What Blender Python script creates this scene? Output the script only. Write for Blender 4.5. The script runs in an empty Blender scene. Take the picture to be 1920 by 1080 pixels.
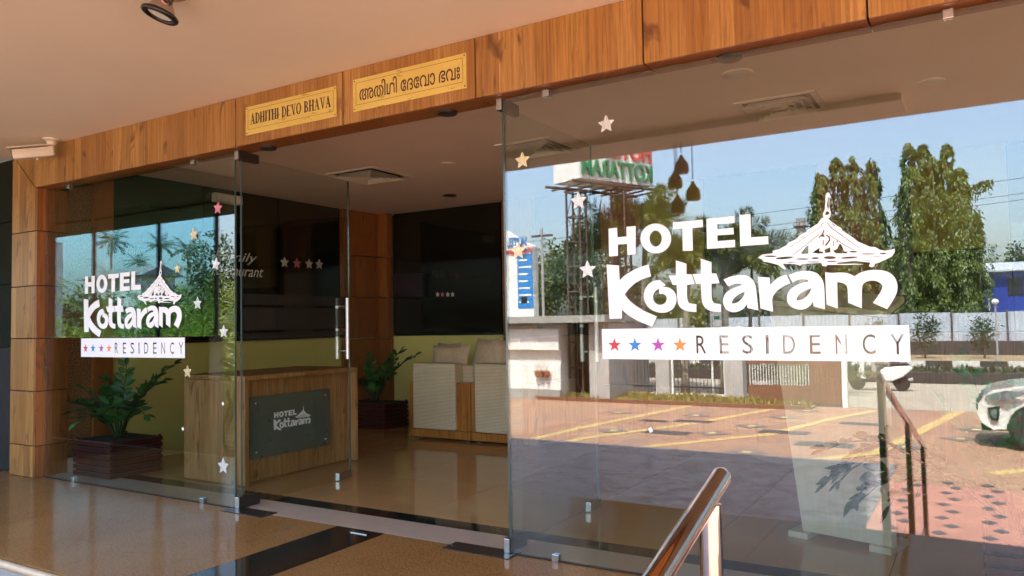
import bpy, bmesh, math, random
import numpy as np
from mathutils import Vector, Matrix
random.seed(7)
RNG = np.random.default_rng(7)
R = math.radians

# ------------------------------------------------------------------ camera, sky, sun, exposure
SC = bpy.context.scene
COL = SC.collection
YAW, PIT, ROL, FPX = R(31.2645), R(2.6407), R(-1.0592), 1434.28
CAM_H, CAM_D = 1.15, 3.294            # above the porch floor, in front of the glass
ZG = -1.05                            # level of the forecourt
fwd = Vector((-math.sin(YAW)*math.cos(PIT), math.cos(YAW)*math.cos(PIT), math.sin(PIT)))
r0 = Vector((math.cos(YAW), math.sin(YAW), 0)); u0 = r0.cross(fwd)
cr = r0*math.cos(ROL) + u0*math.sin(ROL); cu = u0*math.cos(ROL) - r0*math.sin(ROL)
cam = bpy.data.cameras.new('camera'); camo = bpy.data.objects.new('camera', cam); COL.objects.link(camo)
cam.sensor_width = 36; cam.lens = FPX/1920*36; cam.clip_end = 2000; cam.clip_start = 0.05
camo.matrix_world = Matrix(((cr.x, cu.x, -fwd.x, 0), (cr.y, cu.y, -fwd.y, -CAM_D), (cr.z, cu.z, -fwd.z, CAM_H), (0, 0, 0, 1)))
SC.camera = camo
SUN_EL = R(62); SUN_AZ = math.atan2(0.10, 1.0)      # azimuth from +y towards +x: behind the hotel
W = bpy.data.worlds.new('World'); SC.world = W; W.use_nodes = True
wn = W.node_tree.nodes; wl = W.node_tree.links
sky = wn.new('ShaderNodeTexSky'); sky.sky_type = 'NISHITA'; sky.sun_disc = False
sky.sun_elevation = SUN_EL; sky.sun_rotation = SUN_AZ; sky.air_density = 1.0; sky.dust_density = 4.0; sky.ozone_density = 1.0
bg = wn['Background']; bg.inputs[1].default_value = 0.15; wl.new(sky.outputs[0], bg.inputs[0])
sun = bpy.data.lights.new('sun', 'SUN'); sun.energy = 3.3; sun.angle = R(0.53); sun.color = (1.0, 0.95, 0.87)
suno = bpy.data.objects.new('sun', sun); COL.objects.link(suno)
sd = Vector((math.sin(SUN_AZ)*math.cos(SUN_EL), math.cos(SUN_AZ)*math.cos(SUN_EL), math.sin(SUN_EL)))
suno.rotation_euler = sd.to_track_quat('Z', 'Y').to_euler(); suno.location = sd*40
SC.view_settings.view_transform = 'Standard'; SC.view_settings.look = 'None'
SC.view_settings.gamma = 1; SC.view_settings.use_curve_mapping = False
SC.view_settings.exposure = 3.3
SC.render.engine = 'CYCLES'
SC.cycles.use_denoising = True; SC.cycles.adaptive_threshold = .004
SC.cycles.max_bounces = 14; SC.cycles.diffuse_bounces = 5; SC.cycles.glossy_bounces = 6
SC.cycles.transparent_max_bounces = 24; SC.cycles.transmission_bounces = 8
SC.cycles.sample_clamp_indirect = 6; SC.cycles.caustics_reflective = False

# ------------------------------------------------------------------ pixel -> place
def ray(px, py):
    x = (px-960)/FPX; y = -(py-540)/FPX
    v = fwd + cr*x + cu*y
    return v
def at_z(px, py, z): d = ray(px, py); t = (z-CAM_H)/d.z; return Vector((d.x*t, -CAM_D+d.y*t, z))
def at_y(px, py, y): d = ray(px, py); t = (y+CAM_D)/d.y; return Vector((d.x*t, y, CAM_H+d.z*t))
def at_x(px, py, x): d = ray(px, py); t = x/d.x; return Vector((x, -CAM_D+d.y*t, CAM_H+d.z*t))
def mz(px, py, z=ZG): p = at_z(px, py, z); return Vector((p.x, -p.y, z))     # seen mirrored in the glass, standing at height z
def my(px, py, y): p = at_y(px, py, -y); return Vector((p.x, y, p.z))        # seen mirrored in the glass, at distance y

# ------------------------------------------------------------------ objects
ORG = {}
def tag(o, label=None, cat=None, group=None, kind=None):
    if label: o['label'] = label
    if cat: o['category'] = cat
    if group: o['group'] = group
    if kind: o['kind'] = kind
    return o
def thing(name, label, cat, loc=(0, 0, 0), group=None):
    o = bpy.data.objects.new(name, None); COL.objects.link(o); o.location = loc; o.empty_display_size = .1
    ORG[o.name] = Vector(loc); return tag(o, label, cat, group)
class MB:
    def __init__(s): s.v = []; s.f = []
    def add(s, vs, fs):
        n = len(s.v); s.v += [tuple(v) for v in vs]; s.f += [tuple(i+n for i in f) for f in fs]; return s
    def box(s, x0, x1, y0, y1, z0, z1):
        x0, x1 = min(x0, x1), max(x0, x1); y0, y1 = min(y0, y1), max(y0, y1); z0, z1 = min(z0, z1), max(z0, z1)
        return s.add([(x, y, z) for x in (x0, x1) for y in (y0, y1) for z in (z0, z1)],
                     [(0, 1, 3, 2), (4, 6, 7, 5), (0, 4, 5, 1), (2, 3, 7, 6), (0, 2, 6, 4), (1, 5, 7, 3)])
    def prism(s, pts, a, b):
        """pts: 3d polygon; a->b offset vectors"""
        n = len(pts); A = [Vector(p)+Vector(a) for p in pts]; B = [Vector(p)+Vector(b) for p in pts]
        return s.add(A+B, [tuple(range(n-1, -1, -1)), tuple(range(n, 2*n))]+[(i, (i+1) % n, n+(i+1) % n, n+i) for i in range(n)])
    def quad(s, a, b, c, d): return s.add([a, b, c, d], [(0, 1, 2, 3)])
    def tube(s, path, r, n=8, cap=True):
        path = [Vector(p) for p in path]; rs = r if isinstance(r, (list, tuple)) else [r]*len(path)
        base = len(s.v); t0 = None; nx = None
        for i, p in enumerate(path):
            t = (path[min(i+1, len(path)-1)]-path[max(i-1, 0)]).normalized()
            if nx is None:
                nx = t.orthogonal().normalized()
            else:
                nx = (nx - t*nx.dot(t)).normalized()
            b = t.cross(nx)
            for k in range(n):
                a = 2*math.pi*k/n; s.v.append(tuple(p+(nx*math.cos(a)+b*math.sin(a))*rs[i]))
        m = len(path)
        for i in range(m-1):
            for k in range(n):
                s.f.append((base+i*n+k, base+i*n+(k+1) % n, base+(i+1)*n+(k+1) % n, base+(i+1)*n+k))
        if cap:
            s.f.append(tuple(base+k for k in range(n-1, -1, -1))); s.f.append(tuple(base+(m-1)*n+k for k in range(n)))
        return s
    def lathe(s, prof, c=(0, 0, 0), n=16, axis='Z'):
        base = len(s.v)
        for (r, h) in prof:
            for k in range(n):
                a = 2*math.pi*k/n; q = (r*math.cos(a), r*math.sin(a), h)
                if axis == 'Y': q = (q[0], q[2], q[1])
                if axis == 'X': q = (q[2], q[0], q[1])
                s.v.append((c[0]+q[0], c[1]+q[1], c[2]+q[2]))
        for i in range(len(prof)-1):
            for k in range(n):
                s.f.append((base+i*n+k, base+i*n+(k+1) % n, base+(i+1)*n+(k+1) % n, base+(i+1)*n+k))
        s.f.append(tuple(base+k for k in range(n-1, -1, -1))); s.f.append(tuple(base+(len(prof)-1)*n+k for k in range(n)))
        return s
    def build(s, name, mat, parent=None, smooth=False, bevel=0, loc=None):
        me = bpy.data.meshes.new(name)
        V = np.array(s.v, float).reshape(-1, 3)
        if parent is not None: o_ = ORG[parent.name]
        elif loc is not None: o_ = Vector(loc)
        else: o_ = Vector(((V[:, 0].min()+V[:, 0].max())/2, (V[:, 1].min()+V[:, 1].max())/2, V[:, 2].min()))
        me.from_pydata((V-np.array(o_)).tolist(), [], s.f); me.validate()
        bm = bmesh.new(); bm.from_mesh(me); bmesh.ops.recalc_face_normals(bm, faces=bm.faces)
        if bevel:
            es = [e for e in bm.edges if len(e.link_faces) == 2 and e.calc_face_angle(0) > .6]
            bmesh.ops.bevel(bm, geom=es, offset=bevel, segments=2, affect='EDGES', profile=.5)
        bm.to_mesh(me); bm.free()
        if smooth:
            me.shade_smooth()
            if smooth == 'auto': me.set_sharp_from_angle(angle=R(40))
        me.materials.append(mat)
        o = bpy.data.objects.new(name, me); COL.objects.link(o)
        if parent is not None: o.parent = parent; ORG[o.name] = o_
        else: o.location = o_; ORG[o.name] = o_
        return o
def raw(name, V, F, mat, parent=None, loc=None, smooth=False):
    me = bpy.data.meshes.new(name); V = np.asarray(V, float)
    o_ = ORG[parent.name] if parent is not None else Vector(loc or (0, 0, 0))
    V = V-np.array(o_); F = np.asarray(F, np.int32)
    me.vertices.add(len(V)); me.vertices.foreach_set('co', V.astype(np.float32).ravel())
    k = F.shape[1]; me.loops.add(F.size); me.loops.foreach_set('vertex_index', F.ravel())
    me.polygons.add(len(F)); me.polygons.foreach_set('loop_start', np.arange(0, F.size, k, dtype=np.int32))
    me.update(calc_edges=True); me.validate()
    if smooth: me.shade_smooth()
    me.materials.append(mat)
    o = bpy.data.objects.new(name, me); COL.objects.link(o)
    if parent is not None: o.parent = parent
    else: o.location = o_
    ORG[o.name] = o_; return o
def box(name, mat, b, parent=None, bevel=0): return MB().box(*b).build(name, mat, parent, bevel=bevel)
def copy_tree(o, parent=None):
    c = o.copy(); COL.objects.link(c); c.parent = parent
    for ch in o.children: copy_tree(ch, c)
    return c
def place(name, me, parent, loc, rot=None, scale=None):
    o = bpy.data.objects.new(name, me); COL.objects.link(o)
    if parent is not None: o.parent = parent; loc = Vector(loc)-ORG[parent.name]; ORG[o.name] = ORG[parent.name]
    o.location = loc
    if rot is not None: o.rotation_euler = rot
    if scale is not None: o.scale = scale
    return o

# ------------------------------------------------------------------ materials
class NT:
    def __init__(s, name):
        s.m = bpy.data.materials.new(name); s.m.use_nodes = True; s.t = s.m.node_tree; s.n = s.t.nodes
        s.b = s.n['Principled BSDF']; s.out = s.n['Material Output']
    def new(s, t, **k):
        n = s.n.new('ShaderNode'+t)
        for a, v in k.items(): setattr(n, a, v)
        return n
    def link(s, a, b): s.t.links.new(a, b)
    def math(s, op, a, b=None, c=None):
        n = s.new('Math', operation=op)
        for i, v in enumerate((a, b, c)):
            if v is None: continue
            if isinstance(v, (int, float)): n.inputs[i].default_value = v
            else: s.link(v, n.inputs[i])
        return n.outputs[0]
    def pos(s, scale=(1, 1, 1), obj=False):
        if obj: src = s.new('TexCoord').outputs['Object']
        else: src = s.new('NewGeometry').outputs['Position']
        mp = s.new('Mapping'); mp.inputs['Scale'].default_value = scale; s.link(src, mp.inputs[0]); return mp.outputs[0]
    def sep(s, v): n = s.new('SeparateXYZ'); s.link(v, n.inputs[0]); return n.outputs
    def noise(s, v, scale=5, detail=4, rough=.55, dist=0):
        n = s.new('TexNoise'); n.inputs['Scale'].default_value = scale; n.inputs['Detail'].default_value = detail
        n.inputs['Roughness'].default_value = rough; n.inputs['Distortion'].default_value = dist
        if v is not None: s.link(v, n.inputs['Vector'])
        return n.outputs[0]
    def ramp(s, f, stops):
        n = s.new('ValToRGB'); e = n.color_ramp.elements
        while len(e) < len(stops): e.new(.5)
        for i, (p, c) in enumerate(stops): e[i].position = p; e[i].color = (c[0], c[1], c[2], 1) if not isinstance(c, (int, float)) else (c, c, c, 1)
        s.link(f, n.inputs[0]); return n.outputs[0]
    def mix(s, f, a, b, mode='MIX'):
        n = s.new('Mix', data_type='RGBA', blend_type=mode)
        for i, v in ((0, f), (6, a), (7, b)):
            if isinstance(v, (int, float)): n.inputs[i].default_value = v
            elif isinstance(v, tuple): n.inputs[i].default_value = (*v, 1)
            else: s.link(v, n.inputs[i])
        return n.outputs[2]
    def bump(s, h, strength=.3, dist=.01):
        n = s.new('Bump'); n.inputs['Strength'].default_value = strength; n.inputs['Distance'].default_value = dist
        s.link(h, n.inputs['Height']); s.link(n.outputs[0], s.b.inputs['Normal'])
    def col(s, c):
        if isinstance(c, tuple): s.b.inputs['Base Color'].default_value = (*c, 1)
        else: s.link(c, s.b.inputs['Base Color'])
    def set(s, rough=.5, metal=0, spec=.5, coat=0):
        if isinstance(rough, (int, float)): s.b.inputs['Roughness'].default_value = rough
        else: s.link(rough, s.b.inputs['Roughness'])
        s.b.inputs['Metallic'].default_value = metal
        s.b.inputs['Specular IOR Level'].default_value = spec; s.b.inputs['Coat Weight'].default_value = coat
        s.b.inputs['Coat Roughness'].default_value = .05
        return s.m
def P(name, c, c2=None, rough=.5, metal=0, spec=.5, scale=6, stretch=(1, 1, 1), bump=0, bscale=60, coat=0, obj=False):
    n = NT(name); v = n.pos(stretch, obj)
    if c2 is None: c2 = tuple(x*.82 for x in c)
    f = n.noise(v, scale, 5, .6); n.col(n.ramp(f, [(.32, c2), (.68, c)]))
    if bump: n.bump(n.noise(n.pos((1, 1, 1), obj), bscale, 4), bump)
    rr = n.math('ADD', n.math('MULTIPLY', n.noise(v, scale*2.3, 3), .18), max(rough-.09, 0.02)) if rough > .12 else rough
    return n.set(rr, metal, spec, coat)
def wood_mat(name, tones, w=.105, rough=.38, joint=True, gs=(70, 70, 2.2)):
    """laminate: strips of unequal tone side by side, grain along z"""
    n = NT(name); p = n.pos(); x, y, z = n.sep(p)
    oi = n.new('ObjectInfo'); u = n.math('ADD', n.math('ADD', x, n.math('MULTIPLY', y, .87)), n.math('MULTIPLY', oi.outputs['Random'], 9.0))
    uw = n.math('ADD', n.math('MULTIPLY', n.noise(None, 1, 0), 0), n.math('DIVIDE', u, w))
    fl = n.math('FLOOR', uw)
    wn_ = n.new('TexWhiteNoise', noise_dimensions='1D'); n.link(fl, wn_.inputs['W'])
    tone = n.ramp(wn_.outputs[0], [(i/(len(tones)-1), t) for i, t in enumerate(tones)])
    cb = n.new('CombineXYZ'); n.link(n.math('ADD', n.math('MULTIPLY', u, gs[0]), n.math('MULTIPLY', fl, 7.3)), cb.inputs[0])
    n.link(n.math('MULTIPLY', z, gs[2]), cb.inputs[2]); cb.inputs[1].default_value = 0
    g = n.noise(cb.outputs[0], 1, 6, .65, .6)
    c = n.mix(n.ramp(g, [(.3, .8), (.6, 0.0)]), tone, (.14, .055, .016), 'MIX')
    cb2 = n.new('CombineXYZ'); n.link(n.math('ADD', n.math('MULTIPLY', u, 9), n.math('MULTIPLY', fl, 3.1)), cb2.inputs[0]); n.link(n.math('MULTIPLY', z, 3.0), cb2.inputs[2])
    k = n.noise(cb2.outputs[0], 1, 3, .5, 1.2)
    c = n.mix(n.ramp(k, [(.60, 0.0), (.71, .85)]), c, (.11, .042, .014))
    n.col(c); n.bump(g, .12, .002)
    return n.set(n.math('ADD', n.math('MULTIPLY', g, .2), rough-.1), 0, .45)
def glass_mat(name, tint, R0=.1, rough=0.0, wavy=0):
    n = NT(name); n.n.remove(n.b)
    lw = n.new('LayerWeight'); lw.inputs[0].default_value = .5
    f = n.math('ADD', n.math('MULTIPLY', n.math('POWER', lw.outputs['Facing'], 8), 1-R0), R0)
    tr = n.new('BsdfTransparent'); tr.inputs[0].default_value = (*tint, 1)
    gl = n.new('BsdfGlossy'); gl.inputs['Roughness'].default_value = rough; gl.inputs[0].default_value = (.97, .99, 1, 1)
    if wavy:
        bp = n.new('Bump'); bp.inputs['Strength'].default_value = 1; bp.inputs['Distance'].default_value = wavy
        n.link(n.noise(n.pos(), 1.6, 1, .4), bp.inputs['Height']); n.link(bp.outputs[0], gl.inputs['Normal'])
    mx = n.new('MixShader'); n.link(f, mx.inputs[0]); n.link(tr.outputs[0], mx.inputs[1]); n.link(gl.outputs[0], mx.inputs[2])
    n.link(mx.outputs[0], n.out.inputs[0]); return n.m
M = {}
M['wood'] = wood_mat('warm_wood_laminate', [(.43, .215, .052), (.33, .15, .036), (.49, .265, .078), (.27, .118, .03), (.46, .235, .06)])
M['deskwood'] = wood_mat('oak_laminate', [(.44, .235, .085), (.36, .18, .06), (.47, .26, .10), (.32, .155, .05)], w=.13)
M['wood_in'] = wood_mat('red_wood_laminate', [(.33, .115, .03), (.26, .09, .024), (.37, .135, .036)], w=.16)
M['sofawood'] = wood_mat('orange_wood', [(.48, .19, .04), (.42, .16, .03), (.52, .22, .05)], w=.09, rough=.3)
M['shadesoffit'] = P('painted_shade_soffit', (.035, .022, .014), (.025, .016, .01), rough=.6, scale=4, stretch=(.3, 6, 1))  # dark tone stands in for a dim ceiling mirrored in the left pane
M['gap'] = P('joint_shadow_rubber', (.02, .012, .008), rough=.8)
M['peach'] = P('peach_ceiling_paint', (.87, .79, .66), (.82, .735, .605), rough=.75, scale=.9, bump=.1, bscale=14)
M['inner_ceiling'] = P('lobby_ceiling_paint', (.80, .66, .56), (.76, .62, .52), rough=.8, scale=2)
M['yellow'] = P('olive_yellow_paint', (.76, .66, .20), (.72, .62, .19), rough=.7, scale=3, bump=.05)
M['dimyellow'] = P('dimmed_yellow_paint', (.30, .25, .045), (.26, .215, .04), rough=.7)  # yellow paint darkened to stand in for the dim right interior
M['glass'] = glass_mat('clear_glass', (.85, .885, .86), .09, 0, .00025)
M['doorglass'] = glass_mat('door_glass', (.88, .905, .885), .03)
M['bluefilm'] = glass_mat('turquoise_film_glass', (.70, .93, .985), .03)
M['glassedge'] = P('glass_edge', (.05, .085, .075), rough=.15)
M['frost'] = glass_mat('frosted_film', (.52, .52, .47), .06, .5)
M['plaqueglass'] = P('frosted_green_glass', (.10, .125, .10), rough=.3, spec=.6)
M['darkpane'] = P('dark_pane', (.012, .012, .008), rough=.06, spec=.5)
M['steel'] = P('brushed_steel', (.62, .61, .59), rough=.22, metal=1, scale=30)
M['handle'] = P('satin_handle_metal', (.86, .86, .85), rough=.42, metal=.65, scale=30)
M['chrome'] = P('polished_steel', (.56, .46, .42), rough=.06, metal=1)
M['darksteel'] = P('dark_metal', (.06, .05, .045), rough=.35, metal=.6)
M['black'] = P('black_paint', (.012, .011, .011), rough=.35)
M['white'] = P('white_paint', (.78, .77, .74), rough=.55, scale=3)
M['cream'] = P('cream_plastic', (.72, .66, .55), rough=.4)
M['vinyl'] = P('white_vinyl', (.86, .85, .86), (.84, .83, .84), rough=.45)
M['brass'] = P('engraved_brass', (.76, .58, .16), (.68, .50, .125), rough=.30, metal=.25, scale=5, stretch=(1, 1, 3))
M['ink'] = P('engraved_ink', (.045, .008, .012), rough=.5)
for k_, c_ in dict(red=(.62, .045, .05), blue=(.02, .22, .62), purple=(.42, .06, .36), orange=(.9, .26, .03)).items(): M['v'+k_] = P('vinyl_'+k_, c_, rough=.45)
def glitter(name, c):
    n = NT(name); v = n.new('TexVoronoi'); v.inputs['Scale'].default_value = 420; n.link(n.pos(obj=True), v.inputs['Vector'])
    n.col(n.mix(n.ramp(v.outputs['Color'], [(.2, .0), (.8, 1.0)]), tuple(x*.35 for x in c), tuple(min(1, x*1.3) for x in c)))
    return n.set(.3, .2, .8)
M['gsilver'] = glitter('glitter_silver', (.75, .74, .72)); M['ggold'] = glitter('glitter_gold', (.78, .62, .35)); M['gpink'] = glitter('glitter_pink', (.75, .22, .30))
def rough_wall():
    n = NT('rough_brown_wall'); p = n.pos(); a = n.noise(p, 85, 4, .7); b = n.noise(p, 9, 3)
    n.col(n.mix(n.ramp(a, [(.4, 0.0), (.6, 1.0)]), (.09, .035, .012), n.ramp(b, [(.3, (.30, .13, .04)), (.7, (.40, .19, .07))]))); n.bump(a, .7, .012); return n.set(.8)
M['rough'] = rough_wall()
def granite(name, base, dark, light, rough=.05, spec=.55, stretch=(1, 1, 1), vein=1.0):
    n = NT(name); p = n.pos(stretch); a = n.noise(p, 130, 3, .7); b = n.noise(p, 22, 5, .65, .8); c = n.noise(p, 2.2, 3, .5, .5)
    oi = n.new('ObjectInfo')
    col = n.ramp(a, [(.33, dark), (.5, base), (.72, light)])
    col = n.mix(n.math('MULTIPLY', n.ramp(b, [(.56, 0.0), (.72, 1.0)]), .6*vein), col, dark)
    col = n.mix(n.math('MULTIPLY', n.ramp(c, [(.35, 0.0), (.7, 1.0)]), .35), col, light)
    col = n.mix(n.math('MULTIPLY', oi.outputs['Random'], .16), col, dark)
    n.col(col)
    return n.set(n.math('ADD', n.math('MULTIPLY', n.noise(p, 7, 4), .07), rough-.02), 0, spec)
M['floor_porch'] = granite('brown_porch_granite', (.29, .148, .046), (.12, .052, .018), (.39, .225, .088), .09, .035, (1, .55, 1))
M['floor_lobby'] = granite('polished_lobby_tile', (.42, .24, .095), (.35, .185, .07), (.49, .30, .13), .035, .36, vein=.4)
M['floor_pale'] = granite('pale_threshold_stone', (.50, .40, .30), (.42, .32, .23), (.56, .46, .36), .06, .5, vein=.2)
M['blackgranite'] = granite('black_granite', (.014, .013, .012), (.006, .006, .006), (.035, .032, .03), .06, .5)
M['nosing'] = P('pale_stone_nosing', (.60, .47, .31), (.52, .40, .26), rough=.3, scale=25)
M['greenpanel'] = P('dark_olive_panel', (.02, .021, .014), rough=.6, spec=.04, scale=2)
M['planter'] = P('dark_red_wood', (.085, .016, .014), (.05, .009, .009), rough=.3, scale=10, stretch=(1, 1, 12))
M['soil'] = P('potting_soil', (.035, .022, .014), rough=.95, scale=40, bump=.6)
def fabric():
    n = NT('ribbed_beige_fabric'); p = n.pos(); x, y, z = n.sep(p)
    w = n.math('SINE', n.math('MULTIPLY', z, 2*math.pi/.0135)); nz = n.noise(p, 160, 3); c = n.noise(p, 5, 3)
    col = n.ramp(c, [(.3, (.68, .55, .34)), (.7, (.78, .65, .42))])
    n.col(n.mix(n.ramp(w, [(.0, .55), (.45, 0.0)]), col, (.30, .25, .16)))
    n.bump(n.math('ADD', w, n.math('MULTIPLY', nz, .5)), .5, .004); return n.set(.9, 0, .2)
M['fabric'] = fabric()
M['cushion'] = P('beige_cushion_fabric', (.50, .38, .24), (.42, .31, .19), rough=.85, scale=30, bump=.3, bscale=220)
def leaf_mat(name, c, c2, rough=.4, trans=.25, spec=.4):
    n = NT(name); f = n.ramp(n.math('ADD', n.math('MULTIPLY', n.noise(n.pos(), 3.5, 3), .5), n.math('MULTIPLY', n.noise(n.pos(), .9, 2), .5)), [(.36, 0.0), (.64, 1.0)])
    col = n.mix(f, tuple(x*.75 for x in c), c2); n.col(col); n.b.inputs['Transmission Weight'].default_value = 0
    m = n.set(rough, 0, spec)
    tl = n.new('BsdfTranslucent'); n.link(col, tl.inputs[0]); mx = n.new('MixShader'); mx.inputs[0].default_value = trans
    n.link(n.b.outputs[0], mx.inputs[1]); n.link(tl.outputs[0], mx.inputs[2]); n.link(mx.outputs[0], n.out.inputs[0]); return m
M['zz'] = leaf_mat('glossy_dark_leaf', (.024, .09, .022), (.05, .16, .04), .38, .08, .35)
M['zzstem'] = P('plant_stem', (.03, .06, .018), rough=.5)
M['leafA'] = leaf_mat('ashoka_leaf', (.065, .105, .016), (.12, .17, .03), .45, .3)
M['leafB'] = leaf_mat('dark_tree_leaf', (.028, .055, .014), (.06, .095, .025), .5, .3)
M['leafC'] = leaf_mat('light_tree_leaf', (.09, .12, .03), (.16, .17, .05), .5, .3)
M['leafP'] = leaf_mat('palm_leaf', (.085, .115, .022), (.16, .18, .045), .45, .3)
M['leafY'] = leaf_mat('areca_leaf', (.14, .20, .016), (.30, .35, .04), .45, .4)
M['leafCo'] = leaf_mat('coconut_leaf', (.03, .06, .012), (.06, .10, .02), .45, .25)
M['drygrass'] = leaf_mat('dry_grass', (.40, .28, .07), (.26, .23, .05), .7, .2)
M['bark'] = P('bark', (.19, .15, .11), (.11, .085, .06), rough=.9, scale=14, stretch=(1, 1, .3), bump=.5)
M['palmbark'] = P('palm_trunk', (.26, .235, .19), (.18, .155, .12), rough=.85, scale=20, stretch=(.3, .3, 3), bump=.3)
def paver():
    n = NT('red_forecourt_pavers'); p = n.pos(); bt = n.new('TexBrick'); bt.inputs['Scale'].default_value = 4.2
    n.link(p, bt.inputs['Vector']); bt.inputs['Color1'].default_value = (.36, .19, .122, 1); bt.inputs['Color2'].default_value = (.27, .138, .088, 1)
    bt.inputs['Mortar'].default_value = (.17, .11, .085, 1); bt.inputs['Mortar Size'].default_value = .02; bt.offset = .5
    a = n.noise(p, .55, 5, .6); b = n.noise(p, 3.0, 4, .6)
    c = n.mix(n.ramp(a, [(.35, 0.0), (.7, .35)]), bt.outputs[0], (.40, .27, .18))
    c = n.mix(n.ramp(b, [(.55, 0.0), (.75, .45)]), c, (.17, .10, .075)); c = n.mix(n.ramp(n.noise(n.pos((1, .25, 1)), .8, 5, .65), [(.5, 0.0), (.72, .6)]), c, (.20, .15, .12)); n.col(c); n.bump(bt.outputs[1], -.3, .006); return n.set(.75, 0, .3)
M['paver'] = paver()
def slate():
    n = NT('slate_crazy_paving'); p = n.pos((1, 1, 1)); v = n.new('TexVoronoi', feature='DISTANCE_TO_EDGE'); v.inputs['Scale'].default_value = 1.9
    d = n.new('VectorMath', operation='ADD'); nn = n.new('TexNoise'); nn.inputs['Scale'].default_value = 3.0; n.link(p, nn.inputs['Vector'])
    n.link(p, d.inputs[0]); n.link(nn.outputs[1], d.inputs[1]); n.link(d.outputs[0], v.inputs['Vector'])
    a = n.noise(p, 4, 5); c = n.ramp(a, [(.3, (.15, .13, .135)), (.7, (.23, .205, .21))])
    n.col(n.mix(n.ramp(v.outputs[0], [(.0, 1.0), (.06, 0.0)]), c, (.035, .03, .03))); n.bump(n.ramp(v.outputs[0], [(.0, 0.0), (.05, 1.0)]), .6, .01)
    return n.set(.55, 0, .4)
M['slate'] = slate()
M['redtile'] = P('red_floor_tile', (.45, .21, .15), (.36, .165, .12), rough=.5, scale=3)
M['darktile'] = P('dark_diamond_tile', (.09, .085, .085), rough=.5)
M['greypaver'] = P('grey_paver', (.19, .15, .13), (.13, .105, .09), rough=.7, scale=6)
M['yellowline'] = P('yellow_paver', (.50, .36, .13), (.38, .25, .12), rough=.75, scale=5)
M['yellowdot'] = P('pale_yellow_tile', (.62, .48, .20), rough=.7)
M['asphalt'] = P('asphalt', (.14, .135, .13), (.11, .105, .10), rough=.85, scale=2, bump=.2)
M['gravel'] = P('pale_dusty_ground', (.33, .29, .23), (.26, .22, .17), rough=.95, scale=2.5, bump=.4, bscale=25)
M['earth'] = P('dry_earth', (.27, .20, .12), (.18, .14, .075), rough=.95, scale=1.2, bump=.4, bscale=10)
M['corr'] = P('pale_blue_sheet', (.40, .44, .50), (.33, .37, .43), rough=.5, scale=1.5)
M['brownmetal'] = P('brown_gate_paint', (.20, .085, .045), (.17, .07, .038), rough=.5)
M['cabinwall'] = P('whitewashed_wall', (.70, .68, .64), (.60, .58, .54), rough=.8, scale=2)
M['greywall'] = P('grey_wall_paint', (.42, .40, .38), (.36, .34, .32), rough=.8, scale=3)
M['terracotta'] = P('terracotta', (.38, .10, .05), rough=.7)
M['bluepanel'] = P('blue_sign', (.02, .20, .52), rough=.4)
M['blueshed'] = P('blue_sheet_wall', (.02, .045, .30), rough=.45)
M['shedroof'] = P('pale_sheet_roof', (.50, .53, .58), rough=.4, metal=.2)
M['rust'] = P('rusty_steel', (.055, .04, .032), (.10, .055, .035), rough=.7, scale=12)
M['signred'] = P('sign_red', (.60, .07, .05), rough=.35); M['signgreen'] = P('sign_green', (.02, .22, .09), rough=.35)
M['carwhite'] = P('white_car_paint', (.72, .72, .71), (.70, .70, .69), rough=.18, spec=.5, coat=1, scale=1)
M['carglass'] = P('car_glass', (.02, .025, .03), rough=.04, spec=.7)
M['tyre'] = P('tyre_rubber', (.018, .018, .018), rough=.8)
M['lampglass'] = P('headlamp_lens', (.22, .25, .28), (.08, .09, .10), rough=.05, spec=.8, scale=14)
M['bell'] = P('brown_bell_shade', (.20, .10, .045), (.14, .07, .03), rough=.45)
M['concrete'] = P('weathered_concrete', (.33, .32, .30), (.26, .25, .23), rough=.9, scale=4, bump=.2)
M['houseroof'] = P('grey_roof_tiles', (.16, .15, .15), (.12, .11, .11), rough=.8, scale=6, stretch=(1, 1, 6))
M['kerbwhite'] = P('white_kerb_paint', (.55, .53, .49), rough=.8); M['kerbblack'] = P('black_kerb_paint', (.03, .03, .03), rough=.8)
M['buildingwall'] = P('hotel_wall_paint', (.62, .50, .38), rough=.8, scale=.6)
M['lectern'] = P('pale_veneer', (.60, .51, .37), (.53, .44, .31), rough=.5, scale=8, stretch=(6, 6, .6))
M['skin'] = P('skin', (.20, .095, .055), rough=.55); M['shirt'] = P('white_shirt', (.75, .75, .76), rough=.85); M['trousers'] = P('grey_trousers', (.36, .35, .33), rough=.85)
M['hair'] = P('black_hair', (.012, .01, .009), rough=.5)
M['screen'] = P('dim_tv', (.03, .02, .035), rough=.2)

# ------------------------------------------------------------------ ground and roads (seen mirrored in the glass)
BT, BB, CZ = 2.625, 2.31, 2.55        # fascia top and bottom, lobby ceiling
def struct(o): o['kind'] = 'structure'; return o
def sheet(name, mat, x0, x1, y0, y1, z): return struct(MB().quad((x0, y0, z), (x1, y0, z), (x1, y1, z), (x0, y1, z)).build(name, mat))
sheet('ground', M['earth'], -400, 400, -500, 300, ZG-.02)
sheet('forecourt', M['paver'], -30, 40, -17.1, 0, ZG-.008)
fore = bpy.data.objects['forecourt']
sheet('slate_paving', M['slate'], -30, -1.1, -9.45, -4.0, ZG-.002)
redz = sheet('red_tile_paving', M['redtile'], -1.09, 9, -8.1, -4.0, ZG-.002)
sheet('service_road', M['gravel'], -120, 120, -25.0, -17.11, ZG-.006)
sheet('main_road', M['asphalt'], -200, 200, -34.6, -27.5, ZG-.004)
sheet('verge', M['earth'], -200, 200, -47, -34.9, ZG-.003)
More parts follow.
